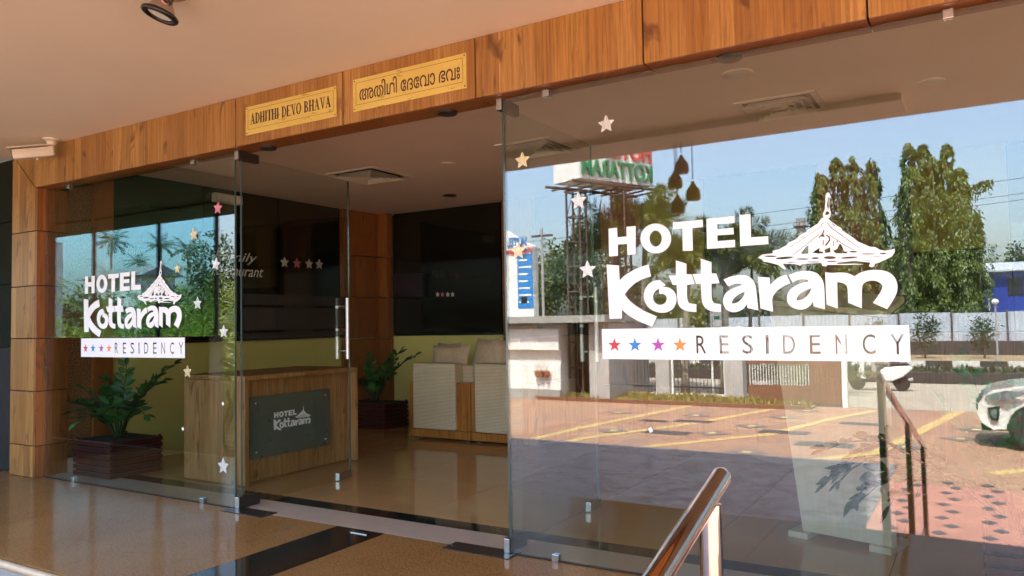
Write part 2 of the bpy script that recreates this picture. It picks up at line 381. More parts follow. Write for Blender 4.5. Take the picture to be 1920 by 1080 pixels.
# dark diamonds set in the red paving
dme = bpy.data.meshes.new('diamond_tile')
a_, b_ = .075, .095
dme.from_pydata([(a_, 0, .004), (0, b_, .004), (-a_, 0, .004), (0, -b_, .004), (a_, 0, -.002), (0, b_, -.002), (-a_, 0, -.002), (0, -b_, -.002)], [],
                [(0, 1, 2, 3), (0, 4, 5, 1), (1, 5, 6, 2), (2, 6, 7, 3), (3, 7, 4, 0)]); dme.materials.append(M['darktile'])
for i in range(12):
    for j in range(11):
        place('diamond_tile', dme, redz, (-.86+i*.44+(.1 if j % 2 else 0), -4.95-j*.34, ZG-.001))
def band(name, pts, w, mat, parent, z):
    P_ = [Vector(p) for p in pts]; L, Rr = [], []
    for i, p in enumerate(P_):
        t = (P_[min(i+1, len(P_)-1)]-P_[max(i-1, 0)]).normalized(); nrm = Vector((-t.y, t.x, 0))
        L.append(p+nrm*w/2); Rr.append(p-nrm*w/2)
    m = MB(); n = len(P_); m.add([(v.x, v.y, z) for v in L+Rr], [(i, i+1, n+i+1, n+i) for i in range(n-1)]); return m.build(name, mat, parent)
for l in ([(1000, 822), (1096, 800), (1310, 757)], [(1000, 842), (1095, 821), (1290, 795), (1450, 767)], [(1150, 845), (1230, 835), (1440, 815), (1560, 785), (1640, 770)],
          [(1530, 862), (1640, 850), (1740, 800), (1800, 770)], [(1860, 888), (1930, 880)]):
    pp = [mz(*p) for p in l]; fine = []
    for i in range(len(pp)-1):
        for k in range(6): fine.append(pp[i].lerp(pp[i+1], k/6))
    fine.append(pp[-1]); band('yellow_band', fine, .22, M['yellowline'], fore, ZG-.003)
for (px, py, w, d) in ((1250, 811, .9, .42), (1300, 790, .8, .35), (1470, 811, .9, .4), (1545, 834, .95, .45), (1620, 795, .9, .35), (1225, 789, .6, .28)):
    c = mz(px, py); g = MB().box(c.x-w/2, c.x+w/2, c.y-d/2, c.y+d/2, ZG-.01, ZG+.004).build('drain_cover', M['darktile'], fore)
    for k in range(9):
        xx = c.x-w/2+.06+(w-.12)*k/8; MB().box(xx-.012, xx+.012, c.y-d/2+.04, c.y+d/2-.04, ZG+.004, ZG+.012).build('bar', M['rust'], g)
for (px, py) in ((1160, 773), (1150, 807), (1305, 779), (1410, 799), (1335, 812), (1470, 783), (1512, 770), (1400, 848), (1700, 838), (1830, 805), (1800, 822)):
    c = mz(px, py)
    d_ = MB().add([(c.x+.34, c.y, ZG), (c.x, c.y+.34, ZG), (c.x-.34, c.y, ZG), (c.x, c.y-.34, ZG)], [(0, 1, 2, 3)]).build('dark_paver_star', M['greypaver'], fore)
    MB().box(c.x-.07, c.x+.07, c.y-.07, c.y+.07, ZG, ZG+.005).build('pale_centre', M['yellowdot'], d_)

# ------------------------------------------------------------------ hotel: porch, steps, floors, walls, canopy
bld = thing('hotel_building', 'tall peach-painted hotel block over the entrance porch', 'building', (-8, 3, ZG))
box('upper_block', M['buildingwall'], (-11, -.83, -3.02, 9, 2.82, 10.9), bld)
box('porch_roof', M['buildingwall'], (-.82, 4, -2.9, 9, 2.70, 2.78), bld)
box('back_wall', M['buildingwall'], (-30, 4, 5.0, 5.2, ZG, 2.81), bld)
box('end_wall', M['buildingwall'], (2.2, 2.4, .3, 4.99, ZG, 2.69), bld)
box('plinth', M['concrete'], (-30, 2.4, -1.288, 5.0, ZG-.3, -.041), bld)
for zz in (4.3, 7.5):
    for k in range(3):
        w_ = box('window', M['carglass'], (-10+k*3.2, -8.2+k*3.2, -3.05, -3.0, zz, zz+1.4), bld)
        box('sill', M['white'], (-10.1+k*3.2, -8.1+k*3.2, -3.14, -3.02, zz-.08, zz-.01), w_)
struct(box('porch_ceiling', M['peach'], (-16, 4, -3.0, -.02, BT, BT+.07)))
struct(box('canopy_edge_beam', M['peach'], (-6.14, -.37, -2.72, -2.30, BT-.05, BT-.001)))
struct(box('side_shade_soffit', M['shadesoffit'], (-15.9, -6.15, -2.28, -.95, BT-.035, BT-.001)))  # dark sheet added so the left pane mirrors less ceiling light
struct(box('edge_shade_soffit', M['shadesoffit'], (-15.9, -6.15, -2.99, -2.285, BT-.055, BT-.001)))  # same added darkening along the canopy edge
# porch floor: large slabs of brown granite, black strip running out from the door
pf = struct(MB().box(-30, 2.4, -1.27, .0, -.034, -.012).build('porch_floor', M['gap']))
me_cache = {}
def tiles(parent, xs, ys, mat, name='slab', z=0.0, gap=.0015):
    for i in range(len(xs)-1):
        for j in range(len(ys)-1):
            MB().box(xs[i]+gap, xs[i+1]-gap, ys[j]+gap, ys[j+1]-gap, -.0118+z, z).build(name, mat, parent)
tiles(pf, [-12.4, -10.6, -8.8, -7.0], [-1.265, 0], M['blackgranite'], 'shade_slab')  # black slabs added to darken the floor mirrored in the left pane
tiles(pf, [-7.0, -5.05, -3.205], [-1.265, 0], M['floor_porch'])
tiles(pf, [-3.205, -2.85], [-1.265, 0], M['blackgranite'], 'black_strip')
tiles(pf, [-2.85, -1.0, .85, 2.4], [-1.265, 0], M['floor_porch'])
nose = MB()
nose.tube([(-30, -1.285, -.0205), (2.4, -1.285, -.0205)], .0195, 10); nose.build('stair_nosing', M['nosing'], pf, smooth='auto')
sw = .60
st = thing('entrance_steps', 'wide shallow stone steps leading down from the porch', 'steps', (-8, -2.8, ZG))
for k in range(5):
    box('step', M['floor_porch'], (-30, 2.4, -1.29-sw*(k+1), -1.29-sw*k, ZG-.1, -.175*(k+1)), st, bevel=.008)
# lobby floor tiles
lf = struct(MB().box(-6.4, 2.2, .0, 5.0, -.034, -.012).build('lobby_floor', M['gap']))
xs = [-6.4+.86*k for k in range(11)]
xs[-1] = 2.2
tiles(lf, xs, [.0, .27], M['floor_pale'], 'threshold_tile')
tiles(lf, [-6.4, -4.3, -2.2, -.1, 2.2], [.27, .41], M['blackgranite'], 'black_strip')
tiles(lf, xs, [.41, 1.27, 2.13, 2.99, 4.1], M['floor_lobby'], 'floor_tile', gap=.002)
# lobby ceiling and walls
struct(box('lobby_ceiling', M['inner_ceiling'], (-6.6, 2.3, .13, 5.0, CZ, CZ+.05)))
wl_ = struct(box('wall_left', M['yellow'], (-6.62, -6.40, .56, 3.36, 0, 1.02)))
pane_w = (3.36-.56)/3
for k in range(3):
    y0 = .56+k*pane_w
    MB().box(-6.55, -6.41, y0+.004, y0+pane_w-.004, 1.06, CZ-.005).build('dark_pane', M['darkpane'], wl_)
box('ledge', M['black'], (-6.60, -6.37, .56, 3.36, 1.022, 1.058), wl_)
box('backing', M['black'], (-6.62, -6.552, .56, 3.36, 1.06, CZ), wl_)
rw = struct(box('rough_stone_wall', M['rough'], (-6.62, -6.40, .014, .385, .12, CZ)))
box('skirting', M['floor_pale'], (-6.62, -6.39, .014, .385, 0, .118), rw)
cl = thing('wood_wall_column', 'narrow red-brown wooden column on the left lobby wall behind the potted plant', 'column', (-6.45, .47, 0))
zs = [0, .5, 1.0, 1.5, 2.0, CZ-.002]
for k in range(5): box('panel', M['wood_in'], (-6.60, -6.36, .39, .555, zs[k]+.004, zs[k+1]-.004), cl, bevel=.002)
cl = thing('wood_corner_column', 'broad red-brown wooden column in the far lobby corner', 'column', (-6.3, 3.7, 0))
for k in range(5):
    box('panel', M['wood_in'], (-6.60, -6.37, 3.37, 4.09, zs[k]+.004, zs[k+1]-.004), cl, bevel=.002)
    box('panel', M['wood_in'], (-6.366, -6.22, 3.98, 4.09, zs[k]+.004, zs[k+1]-.004), cl, bevel=.002)
wb = struct(box('wall_back', M['yellow'], (-6.60, -4.62, 4.1, 4.4, 0, 1.02)))
for (x0, x1) in ((-6.215, -4.64),):
    box('dark_pane', M['darkpane'], (x0, x1, 4.11, 4.2, 1.05, CZ-.005), wb)
box('backing', M['black'], (-6.60, -4.62, 4.22, 4.4, 1.021, CZ), wb)
box('ledge', M['black'], (-6.215, -4.64, 4.085, 4.3, 1.021, 1.048), wb)
def incol(px0, px1, label):
    x0 = at_y(px0, 500, 4.05).x; x1 = at_y(px1, 500, 4.05).x
    c = thing('wood_back_column', label, 'column', ((x0+x1)/2, 4.2, 0), 'wooden columns on the back lobby wall')
    for k in range(5): box('panel', M['wood_in'], (x0, x1, 4.02, 4.38, zs[k]+.004, zs[k+1]-.004), c, bevel=.002)
    return x0, x1
q1 = incol(944, 1000, 'wooden column right of the sofas on the back lobby wall')
q2 = incol(1130, 1205, 'wooden back-wall column seen through the glass behind the hotel sign reflection')
q3 = incol(1538, 1652, 'wooden back-wall column seen through the glass behind the logo emblem')
wr = struct(box('wall_back_right', M['wood_in'], (-4.61, 2.2, 4.1, 4.4, 0, 1.0)))  # dark wood instead of yellow, to dim the interior behind the glass
box('dark_pane', M['darkpane'], (q1[1]+.01, q2[0]-.01, 4.09, 4.2, 1.02, CZ-.005), wr)
box('dimmed_yellow_panel', M['dimyellow'], (q2[1]+.01, q2[1]+.62, 4.09, 4.2, 1.02, CZ-.005), wr)
box('dark_pane', M['darkpane'], (q2[1]+.63, q3[0]-.01, 4.09, 4.2, 1.02, CZ-.005), wr)
box('dimmed_yellow_panel', M['dimyellow'], (q3[1]+.25, q3[1]+.95, 4.09, 4.2, 1.7, CZ-.005), wr)
box('dark_pane', M['darkpane'], (q3[1]+.25, q3[1]+.95, 4.09, 4.2, 1.02, 1.69), wr)
box('dark_pane', M['darkpane'], (q3[1]+.96, 2.2, 4.09, 4.2, 1.02, CZ-.005), wr)
box('backing', M['black'], (-4.61, 2.2, 4.22, 4.4, 1.001, CZ), wr)
struct(box('wall_right', M['dimyellow'], (2.0, 2.19, .1, 4.1, 0, CZ)))
# dark wall left of the pillar
struct(box('light_block_wall', M['greenpanel'], (-14.2, -14.0, -2.9, .0, ZG, BT-.002)))  # unseen wall added to keep light off the left porch ceiling
dw = struct(box('dark_side_wall', M['gap'], (-30, -6.775, .02, .3, 0, 1.02)))
for k in range(4):
    for j in range(3):
        MB().box(-7.6-k*.82, -6.79-k*.82, .012, .28, 1.03+j*.53, 1.03+j*.53+.522).build('panel', M['greenpanel'], dw)
box('backing', M['black'], (-30, -6.775, .06, .3, 1.021, BT), dw)

# fascia beam and pillar of wood laminate panels
FX = [-6.77, -5.862, -4.939, -4.008, -3.079, -2.158, -1.244, -.32, .60, 1.5, 2.4]
fb = thing('fascia_beam', 'long warm wood laminate beam running above the glass entrance', 'beam', (-2, -.05, BB))
box('core', M['gap'], (-6.74, 2.4, -.052, .11, BB+.012, BT-.002), fb)
for k in range(len(FX)-1):
    if k == 0:   # mitred against the pillar
        MB().prism([(-6.77, 0, BT-.002), (FX[1]-.004, 0, BT-.002), (FX[1]-.004, 0, BB), (-6.415, 0, BB)], (0, -.065, 0), (0, -.053, 0)).build('panel', M['wood'], fb)
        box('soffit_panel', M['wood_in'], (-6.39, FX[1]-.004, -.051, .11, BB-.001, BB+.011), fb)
        continue
    box('panel', M['wood'], (FX[k]+.004, FX[k+1]-.004, -.065, -.053, BB, BT-.002), fb, bevel=.0015)
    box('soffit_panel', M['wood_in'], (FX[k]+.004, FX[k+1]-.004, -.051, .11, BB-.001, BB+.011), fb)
pl_ = thing('wood_pillar', 'warm wood laminate pillar at the left end of the glass front', 'pillar', (-6.59, .05, 0))
box('core', M['gap'], (-6.76, -6.392, -.045, .19, 0, BT-.01), pl_)
pz = [0, .31, .74, 1.20, 1.62, 2.02]
pz = [0, .25, .68, 1.10, 1.52, 1.96]
for k in range(6):
    z0 = pz[k]+.004; z1 = (pz[k+1]-.004) if k < 5 else 0
    if k < 5: MB().box(-6.77, -6.415, -.065, -.047, z0, z1).build('panel', M['wood'], pl_, bevel=.0015)
    else: MB().prism([(-6.77, 0, z0), (-6.415, 0, z0), (-6.415, 0, BB-.012), (-6.77, 0, BT-.012)], (0, -.065, 0), (0, -.047, 0)).build('panel', M['wood'], pl_)
    MB().box(-6.413, -6.385, -.063, .19, z0, (z1 if k < 5 else BB-.004)).build('side_panel', M['wood_in'], pl_)

# ------------------------------------------------------------------ glass front
def pane(name, x0, x1, z0, z1, parent, y0=0.0, y1=.012, mat='glass'):
    p = box(name, M[mat], (x0, x1, y0, y1, z0, z1), parent)
    return p
def edge_strip(parent, b): return box('polished_edge', M['glassedge'], b, parent)
PXL0, PXL1, PXR0, PXR1 = -6.38, -4.10, -2.03, 2.2
def clip(parent, x, z):
    MB().box(x-.018, x+.018, -.012, -.001, z, z+.036).box(x-.018, x+.018, .0125, .024, z, z+.036).build('glass_clip', M['steel'], parent, bevel=.002)
gpl = thing('glass_panel', 'tinted fixed glass panel with the small hotel logo, left of the doors', 'glass panel', (-5.2, 0, 0))
pane('pane', PXL0, PXL1, .006, BB-.012, gpl); edge_strip(gpl, (PXL1+.0005, PXL1+.004, 0, .012, .006, BB-.012))
for x in (-5.95, -4.42): clip(gpl, x, .0); clip(gpl, x-.1, BB-.042)
gpr = thing('glass_panel', 'wide fixed glass panel with the large hotel logo, mirroring the forecourt', 'glass panel', (0, 0, 0))
pane('pane', PXR0, PXR1, .006, BB-.012, gpr); edge_strip(gpr, (PXR0-.004, PXR0-.0005, 0, .012, .006, BB-.012))
for x in (-1.78, -.05): clip(gpr, x, .0); clip(gpr, x, BB-.042)
for (g_, a, b) in ((gpl, PXL0, PXL1), (gpr, PXR0, PXR1)):
    box('base_seal', M['gap'], (a, b, -.004, .016, .0005, .0055), g_)
def door(x, label, flip, ang):
    """leaf hinged at (x,0), standing open into the lobby; built closed along +y then turned about the hinge"""
    t = thing('glass_door', label, 'door', (x, .03, 0), 'open glass doors')
    g = pane('pane', x-.006, x+.006, .012, 2.27, t, y0=.035, y1=1.075, mat='doorglass')
    box('polished_edge', M['glassedge'], (x-.006, x+.006, 1.0755, 1.079, .012, 2.27), t)
    box('polished_edge', M['glassedge'], (x-.006, x+.006, .031, .0345, .012, 2.27), t)
    for s in (-1, 1):
        for (z0, z1, nm) in ((1.305, 1.375, 0), (1.135, 1.285, 1), (1.075, 1.118, 2)):
            if s == 1: box('frosted_band', M['frost'], (x+.0065, x+.0072, .04, 1.07, z0, z1), t)
        hx = x+s*.05
        h = MB().tube([(hx, 1.0, .905), (hx, 1.0, 1.365)], .0135, 12).build('pull_handle', M['handle'], t, smooth='auto')
        for zz in (.965, 1.305): MB().tube([(x+s*.0065, 1.0, zz), (hx, 1.0, zz)], .008, 10).build('standoff', M['steel'], h, smooth='auto')
    for (y0, y1, z0, z1) in ((.0, .17, 2.245, 2.305), (.0, .17, .004, .075), (.93, 1.078, .004, .06)):
        box('patch_fitting', M['darksteel'] if y0 == 0 else M['steel'], (x-.018, x+.018, y0, y1, z0, z1), t, bevel=.003)
    box('fitting_cap', M['steel'], (x-.016, x+.016, -.008, -.0005, .004, .075), t, bevel=.002)
    box('fitting_cap', M['steel'], (x-.016, x+.016, -.008, -.0005, 2.245, 2.305), t, bevel=.002)
    t.rotation_euler[2] = ang
    return t
door(-4.075, 'open glass door leaf on the left, in front of the wooden desk', 1, R(2.5))
door(-2.055, 'open glass door leaf on the right, behind the wide glass panel', -1, R(0))
for (x0, x1, lb) in ((-4.13, -3.76, 'dark floor spring plate under the left door hinge'), (-2.40, -2.0, 'dark floor spring plate under the right door hinge')):
    t = thing('floor_spring_plate', lb, 'floor plate', ((x0+x1)/2, -.02, 0))
    box('plate', M['darksteel'], (x0, x1, -.085, .045, .0002, .004), t, bevel=.001)
    for xx in (x0+.02, x1-.02): MB().lathe([(.006, .004), (.006, .0055)], (xx, -.02, 0), 10).build('screw', M['steel'], t)
t = thing('door_stop', 'small steel floor lock plate at the end of the black granite strip', 'floor plate', (-2.98, -.06, 0))
box('plate', M['steel'], (-3.04, -2.92, -.075, -.045, .0002, .004), t); box('slot', M['black'], (-3.02, -2.95, -.066, -.054, .0042, .0048), t)

# ------------------------------------------------------------------ lettering helpers
def soften(pts, it=2, lim=48):
    pts = [np.array(p, float) for p in pts]
    for _ in range(it):
        out = []; n = len(pts)
        for i in range(n):
            a, b, c = pts[i-1], pts[i], pts[(i+1) % n]
            u, v = b-a, c-b; lu, lv = np.linalg.norm(u), np.linalg.norm(v)
            ang = math.degrees(math.acos(max(-1, min(1, float(u@v)/(lu*lv+1e-9)))))
            if ang > lim: out.append(b)
            else:
                out.append(b-u*.22); out.append(b+v*.22)
        pts = out
    return [tuple(p) for p in pts]
def fill2d(polys):
    """list of closed 2d outlines (holes inside outers) -> verts, faces"""
    cu_ = bpy.data.curves.new('tmp', 'CURVE'); cu_.dimensions = '2D'; cu_.fill_mode = 'FRONT'
    for p in polys:
        s = cu_.splines.new('POLY'); s.points.add(len(p)-1)
        for q, (x, y) in zip(s.points, p): q.co = (x, y, 0, 1)
        s.use_cyclic_u = True
    o = bpy.data.objects.new('tmp', cu_); COL.objects.link(o); bpy.context.view_layer.update()
    me = o.evaluated_get(bpy.context.evaluated_depsgraph_get()).to_mesh()
    V = [(v.co.x, v.co.y) for v in me.vertices]; F = [tuple(p.vertices) for p in me.polygons]
    o.evaluated_get(bpy.context.evaluated_depsgraph_get()).to_mesh_clear(); bpy.data.objects.remove(o); bpy.data.curves.remove(cu_)
    return V, F
def text_polys(body, bold=0, shear=0, space=1.0):
    fc = bpy.data.curves.new('tmp', 'FONT'); fc.body = body; fc.offset = bold; fc.shear = shear; fc.space_character = space; fc.resolution_u = 4
    fc.dimensions = '2D'; fc.fill_mode = 'FRONT'
    o = bpy.data.objects.new('tmp', fc); COL.objects.link(o); bpy.context.view_layer.update()
    dg = bpy.context.evaluated_depsgraph_get(); oe = o.evaluated_get(dg)
    me = oe.to_mesh(); V = [(v.co.x, v.co.y) for v in me.vertices]; F = [tuple(p.vertices) for p in me.polygons]
    oe.to_mesh_clear()
    cd = oe.to_curve(dg); outl = []
    for s in cd.splines:
        if s.type == 'BEZIER':
            pts = []; bp = s.bezier_points; n = len(bp)
            for i in range(n):
                a, b = bp[i], bp[(i+1) % n]
                for k in range(4):
                    t = k/4; q = (1-t)**3*a.co+3*(1-t)**2*t*a.handle_right+3*(1-t)*t*t*b.handle_left+t**3*b.co; pts.append((q.x, q.y))
            cl_ = [pts[0]]
            for q in pts[1:]:
                if math.hypot(q[0]-cl_[-1][0], q[1]-cl_[-1][1]) > 1e-4: cl_.append(q)
            outl.append(cl_)
        else: outl.append([(p.co.x, p.co.y) for p in s.points])
    oe.to_curve_clear(); bpy.data.objects.remove(o); bpy.data.curves.remove(fc)
    return V, F, outl
def fit(V, box_):
    """scale 2d verts into (u0,v0,u1,v1)"""
    A = np.array(V, float); lo, hi = A.min(0), A.max(0); u0, v0, u1, v1 = box_
    return [(u0+(p[0]-lo[0])/(hi[0]-lo[0])*(u1-u0), v0+(p[1]-lo[1])/(hi[1]-lo[1])*(v1-v0)) for p in A]
def slab2d(name, V, F, to3, nrm, th, mat, parent):
    """2d filled shape -> thin solid on a plane: to3(u,v)->point, nrm unit vector out of the wall"""
    m = MB(); n = len(V); nv = Vector(nrm)
    A = [to3(u, v) for u, v in V]; B = [p+nv*th for p in A]
    ed = {}
    for f in F:
        for i in range(len(f)):
            e = (f[i], f[(i+1) % len(f)]); ed[e] = 1
    side = [(a, b, b+n, a+n) for (a, b) in ed if (b, a) not in ed]
    m.add(A+B, [tuple(i+n for i in f) for f in F]+side)
    return m.build(name, mat, parent)
def on_front(y): return lambda u, v: Vector((u, y, v))
def star_pts(cx, cy, r, rot=0, inner=.42, sx=1.0):
    return [(cx+sx*(r if k % 2 == 0 else r*inner)*math.sin(rot+k*math.pi/5), cy+(r if k % 2 == 0 else r*inner)*math.cos(rot+k*math.pi/5)) for k in range(10)]

# ------------------------------------------------------------------ hotel logo: outlines measured on the glass (photo pixels of the large logo)
def zc(x0, y0, s, pts): return [(x0+x/s, y0+y/s) for x, y in pts]
A1 = lambda p: zc(1120, 380, 6, p); A2 = lambda p: zc(1120, 480, 6, p); A3 = lambda p: zc(1400, 480, 6, p); A4 = lambda p: zc(1410, 350, 6.75, p)
def ell(cx, cy, rx, ry, n=28, tilt=0): return [(cx+rx*math.cos(2*math.pi*k/n)*math.cos(tilt)-ry*math.sin(2*math.pi*k/n)*math.sin(tilt), cy+rx*math.cos(2*math.pi*k/n)*math.sin(tilt)+ry*math.sin(2*math.pi*k/n)*math.cos(tilt)) for k in range(n)]
LOGO = {
 'letter_h': [A1([(127, 293), (222, 283), (228, 390), (330, 380), (328, 272), (432, 263), (432, 582), (340, 588), (335, 465), (232, 470), (232, 598), (133, 605)])],
 'letter_o': [A1(ell(658, 403, 173, 168)), A1(ell(657, 404, 69, 91))],
 'letter_t': [A1([(850, 222), (1187, 192), (1187, 275), (1070, 285), (1075, 540), (962, 543), (958, 292), (852, 302)])],
 'letter_e': [A1([(1228, 182), (1542, 152), (1545, 230), (1350, 243), (1350, 300), (1532, 282), (1535, 355), (1350, 368), (1352, 433), (1550, 418), (1550, 500), (1235, 520)])],
 'letter_l': [A1([(1598, 140), (1722, 130), (1730, 390), (1922, 378), (1925, 466), (1608, 490)])],
 'letter_k': [soften(A2([(105, 97), (243, 107), (252, 275), (300, 225), (400, 160), (500, 118), (577, 97), (605, 230), (520, 255), (430, 300), (360, 365), (308, 430), (350, 490), (430, 560), (540, 625), (670, 680), (618, 793), (500, 750), (400, 700), (320, 645), (277, 600), (277, 703), (138, 707)]))],
 'letter_small_o': [soften(A2([(703, 268), (770, 328), (735, 345), (800, 352), (860, 390), (893, 450), (890, 530), (850, 600), (780, 637), (700, 640), (610, 610), (550, 550), (520, 470), (530, 390), (570, 320), (630, 280)])),
                    soften(A2([(695, 365), (645, 400), (625, 450), (635, 510), (670, 545), (720, 552), (765, 530), (785, 480), (770, 440), (735, 425), (697, 425)]))],
 'letter_small_t': [soften(A2([(885, 50), (1003, 88), (1003, 205), (1062, 208), (1095, 315), (1008, 325), (1008, 480), (1030, 530), (1115, 545), (1115, 630), (1020, 625), (940, 590), (902, 530), (893, 325), (850, 325), (803, 220), (885, 220)]))],
 'letter_second_t': [soften(A2([(1165, 30), (1285, 70), (1285, 195), (1340, 198), (1375, 305), (1285, 312), (1285, 480), (1310, 530), (1392, 545), (1392, 630), (1290, 625), (1215, 590), (1175, 520), (1165, 312), (1110, 312), (1072, 205), (1165, 200)]))],
 'letter_small_a': [soften(A2([(1420, 265), (1500, 230), (1600, 212), (1690, 220), (1750, 265), (1785, 340), (1812, 612), (1690, 585), (1685, 540), (1650, 590), (1590, 625), (1520, 635), (1450, 605), (1415, 545), (1415, 480), (1440, 420), (1500, 375), (1580, 342), (1632, 325), (1600, 308), (1540, 314), (1475, 343)])),
                    soften(A2([(1660, 400), (1650, 450), (1600, 510), (1540, 537), (1510, 530), (1530, 480), (1590, 430)]))],
 'letter_small_r': [soften(A3([(127, 235), (258, 243), (265, 325), (320, 270), (380, 230), (447, 208), (492, 305), (420, 335), (350, 385), (300, 440), (285, 490), (297, 628), (155, 590), (143, 430)]))],
 'letter_second_a': [soften(A3([(475, 215), (560, 180), (650, 167), (740, 172), (810, 205), (855, 270), (875, 340), (880, 600), (752, 565), (748, 510), (720, 555), (660, 598), (590, 605), (510, 580), (460, 530), (450, 460), (470, 400), (520, 350), (600, 310), (700, 285), (680, 264), (620, 260), (560, 275), (517, 300)])),
                     soften(A3([(727, 362), (710, 420), (660, 470), (600, 500), (560, 498), (570, 455), (630, 400)]))],
 'letter_small_m': [soften(A3([(882, 182), (960, 192), (1040, 185), (1130, 190), (1190, 215), (1215, 228), (1280, 185), (1380, 158), (1500, 155), (1600, 180), (1670, 240), (1700, 330), (1690, 420), (1640, 510), (1580, 598), (1420, 527), (1480, 450), (1520, 380), (1528, 335), (1500, 300), (1450, 278), (1390, 275), (1330, 295), (1295, 335), (1295, 588), (1142, 525), (1137, 370), (1125, 330), (1080, 300), (1018, 293), (1025, 592), (900, 545)]))],
 'roof_emblem': [A4([(75, 900), (130, 860), (265, 845), (262, 812), (340, 795), (440, 740), (455, 715), (560, 665), (595, 622), (690, 570), (742, 525), (830, 470), (880, 400), (905, 395), (897, 345), (922, 290), (930, 200), (930, 120), (942, 85), (965, 72), (983, 90), (1003, 148), (980, 134), (978, 250), (998, 330), (990, 385), (965, 402), (1000, 440), (1085, 500), (1130, 525), (1145, 560), (1220, 605), (1300, 660), (1340, 697), (1420, 730), (1490, 760), (1560, 765), (1620, 800), (1690, 812), (1760, 800), (1808, 785), (1805, 830), (1775, 880), (1700, 920), (1600, 965), (1555, 975), (1545, 1010), (1510, 1020), (1480, 1005), (1500, 960), (1300, 940), (1080, 962), (1080, 978), (1300, 975), (1420, 984), (1200, 990), (960, 990), (935, 1010), (890, 1000), (880, 965), (720, 972), (640, 978), (610, 1000), (570, 985), (500, 975), (390, 975), (440, 1055), (380, 1030), (330, 990), (240, 965), (140, 945), (130, 920)]),
   A4([(962, 130), (972, 140), (972, 270), (962, 300), (950, 240)]), A4([(925, 355), (938, 315), (965, 312), (985, 345), (955, 360)]),
   A4([(872, 505), (880, 470), (935, 447), (936, 453), (888, 475), (878, 508), (480, 770), (478, 764)]),
   A4([(942, 447), (950, 448), (1010, 520), (1180, 640), (1355, 770), (1350, 773), (1170, 645), (1000, 525)]),
   A4([(845, 603), (848, 610), (590, 815), (515, 868), (512, 862), (580, 812)]), A4([(975, 600), (1180, 740), (1290, 800), (1285, 805), (1170, 745), (972, 606)]),
   A4([(905, 545), (920, 550), (905, 600), (925, 640), (870, 630), (845, 665), (850, 630), (885, 600)]), A4([(940, 605), (985, 630), (992, 680), (945, 745), (920, 745), (975, 670), (968, 640), (930, 615)]),
   A4([(898, 670), (908, 672), (905, 740), (893, 745)]), A4([(1025, 690), (1035, 692), (1038, 750), (1028, 750)]), A4([(1065, 680), (1092, 695), (1070, 725), (1075, 700)]),
   A4([(1090, 760), (1105, 728), (1125, 725), (1145, 765), (1165, 820), (1215, 822), (1195, 845), (1060, 845), (1025, 810), (1075, 790)]), A4([(915, 800), (990, 765), (995, 830), (930, 842)]),
   A4([(620, 840), (690, 755), (715, 745), (715, 845), (635, 855)]), A4([(760, 835), (830, 790), (860, 770), (850, 815), (900, 825), (905, 845), (840, 848)]),
   A4(ell(235, 880, 82, 9, 14)), A4(ell(415, 902, 115, 15, 16, -.08)), A4(ell(640, 916, 85, 11, 14)), A4(ell(800, 905, 48, 13, 12)), A4(ell(985, 898, 78, 19, 14)), A4(ell(1230, 898, 110, 12, 14, -.06)),
   A4(ell(1470, 852, 95, 7, 14)), A4(ell(1282, 823, 50, 11, 12)), A4(ell(1660, 846, 44, 10, 12)), A4(ell(1590, 887, 75, 3, 10)), A4(ell(1010, 945, 62, 8, 12)), A4(ell(780, 953, 90, 6, 12)), A4(ell(505, 957, 65, 5, 12)),
   A4(ell(1460, 930, 45, 4, 10)), A4([(1000, 455), (1060, 495), (1040, 498)]), A4([(690, 592), (750, 550), (735, 575)]), A4([(600, 655), (665, 615), (645, 640)]), A4([(310, 832), (385, 815), (375, 822)])],
}
SX0, SX1, SZ1, SZ0 = -1.51, -.225, 1.115, .975      # strip of the large logo on the glass
def to_uv(p):  # photo pixel -> glass plane, relative to the strip
    q = at_y(p[0], p[1], 0); return ((q.x-SX0)/(SX1-SX0), (q.z-SZ0)/(SX1-SX0))
LUV = {k: [[to_uv(p) for p in poly] for poly in v] for k, v in LOGO.items()}
LF = {k: fill2d(v) for k, v in LUV.items()}
SH = (SZ1-SZ0)/(SX1-SX0)
tx = [(557, 612), (688, 740), (815, 875), (948, 965), (1045, 1112), (1195, 1255), (1340, 1405), (1492, 1565), (1648, 1730)]
strip_out = [[(0, 0), (1, 0), (1, SH), (0, SH)]]
for ch, (a, b) in zip('RESIDENCY', tx):
    _, _, ol = text_polys(ch, bold=.012)
    a_ = to_uv((1120+a/3, 645))[0]; b2 = to_uv((1120+b/3, 645))[0]
    allp = [p for o_ in ol for p in o_]; A = np.array(allp); lo, hi = A.min(0), A.max(0)
    for o_ in ol: strip_out.append([(a_+(p[0]-lo[0])/(hi[0]-lo[0])*(b2-a_), SH*.20+(p[1]-lo[1])/(hi[1]-lo[1])*SH*.56) for p in o_])
star_uv = [(to_uv((1120+x/3, 340+912/3))[0], SH*.47) for x in (97, 212, 342, 465)]
STRIPF = fill2d(strip_out)
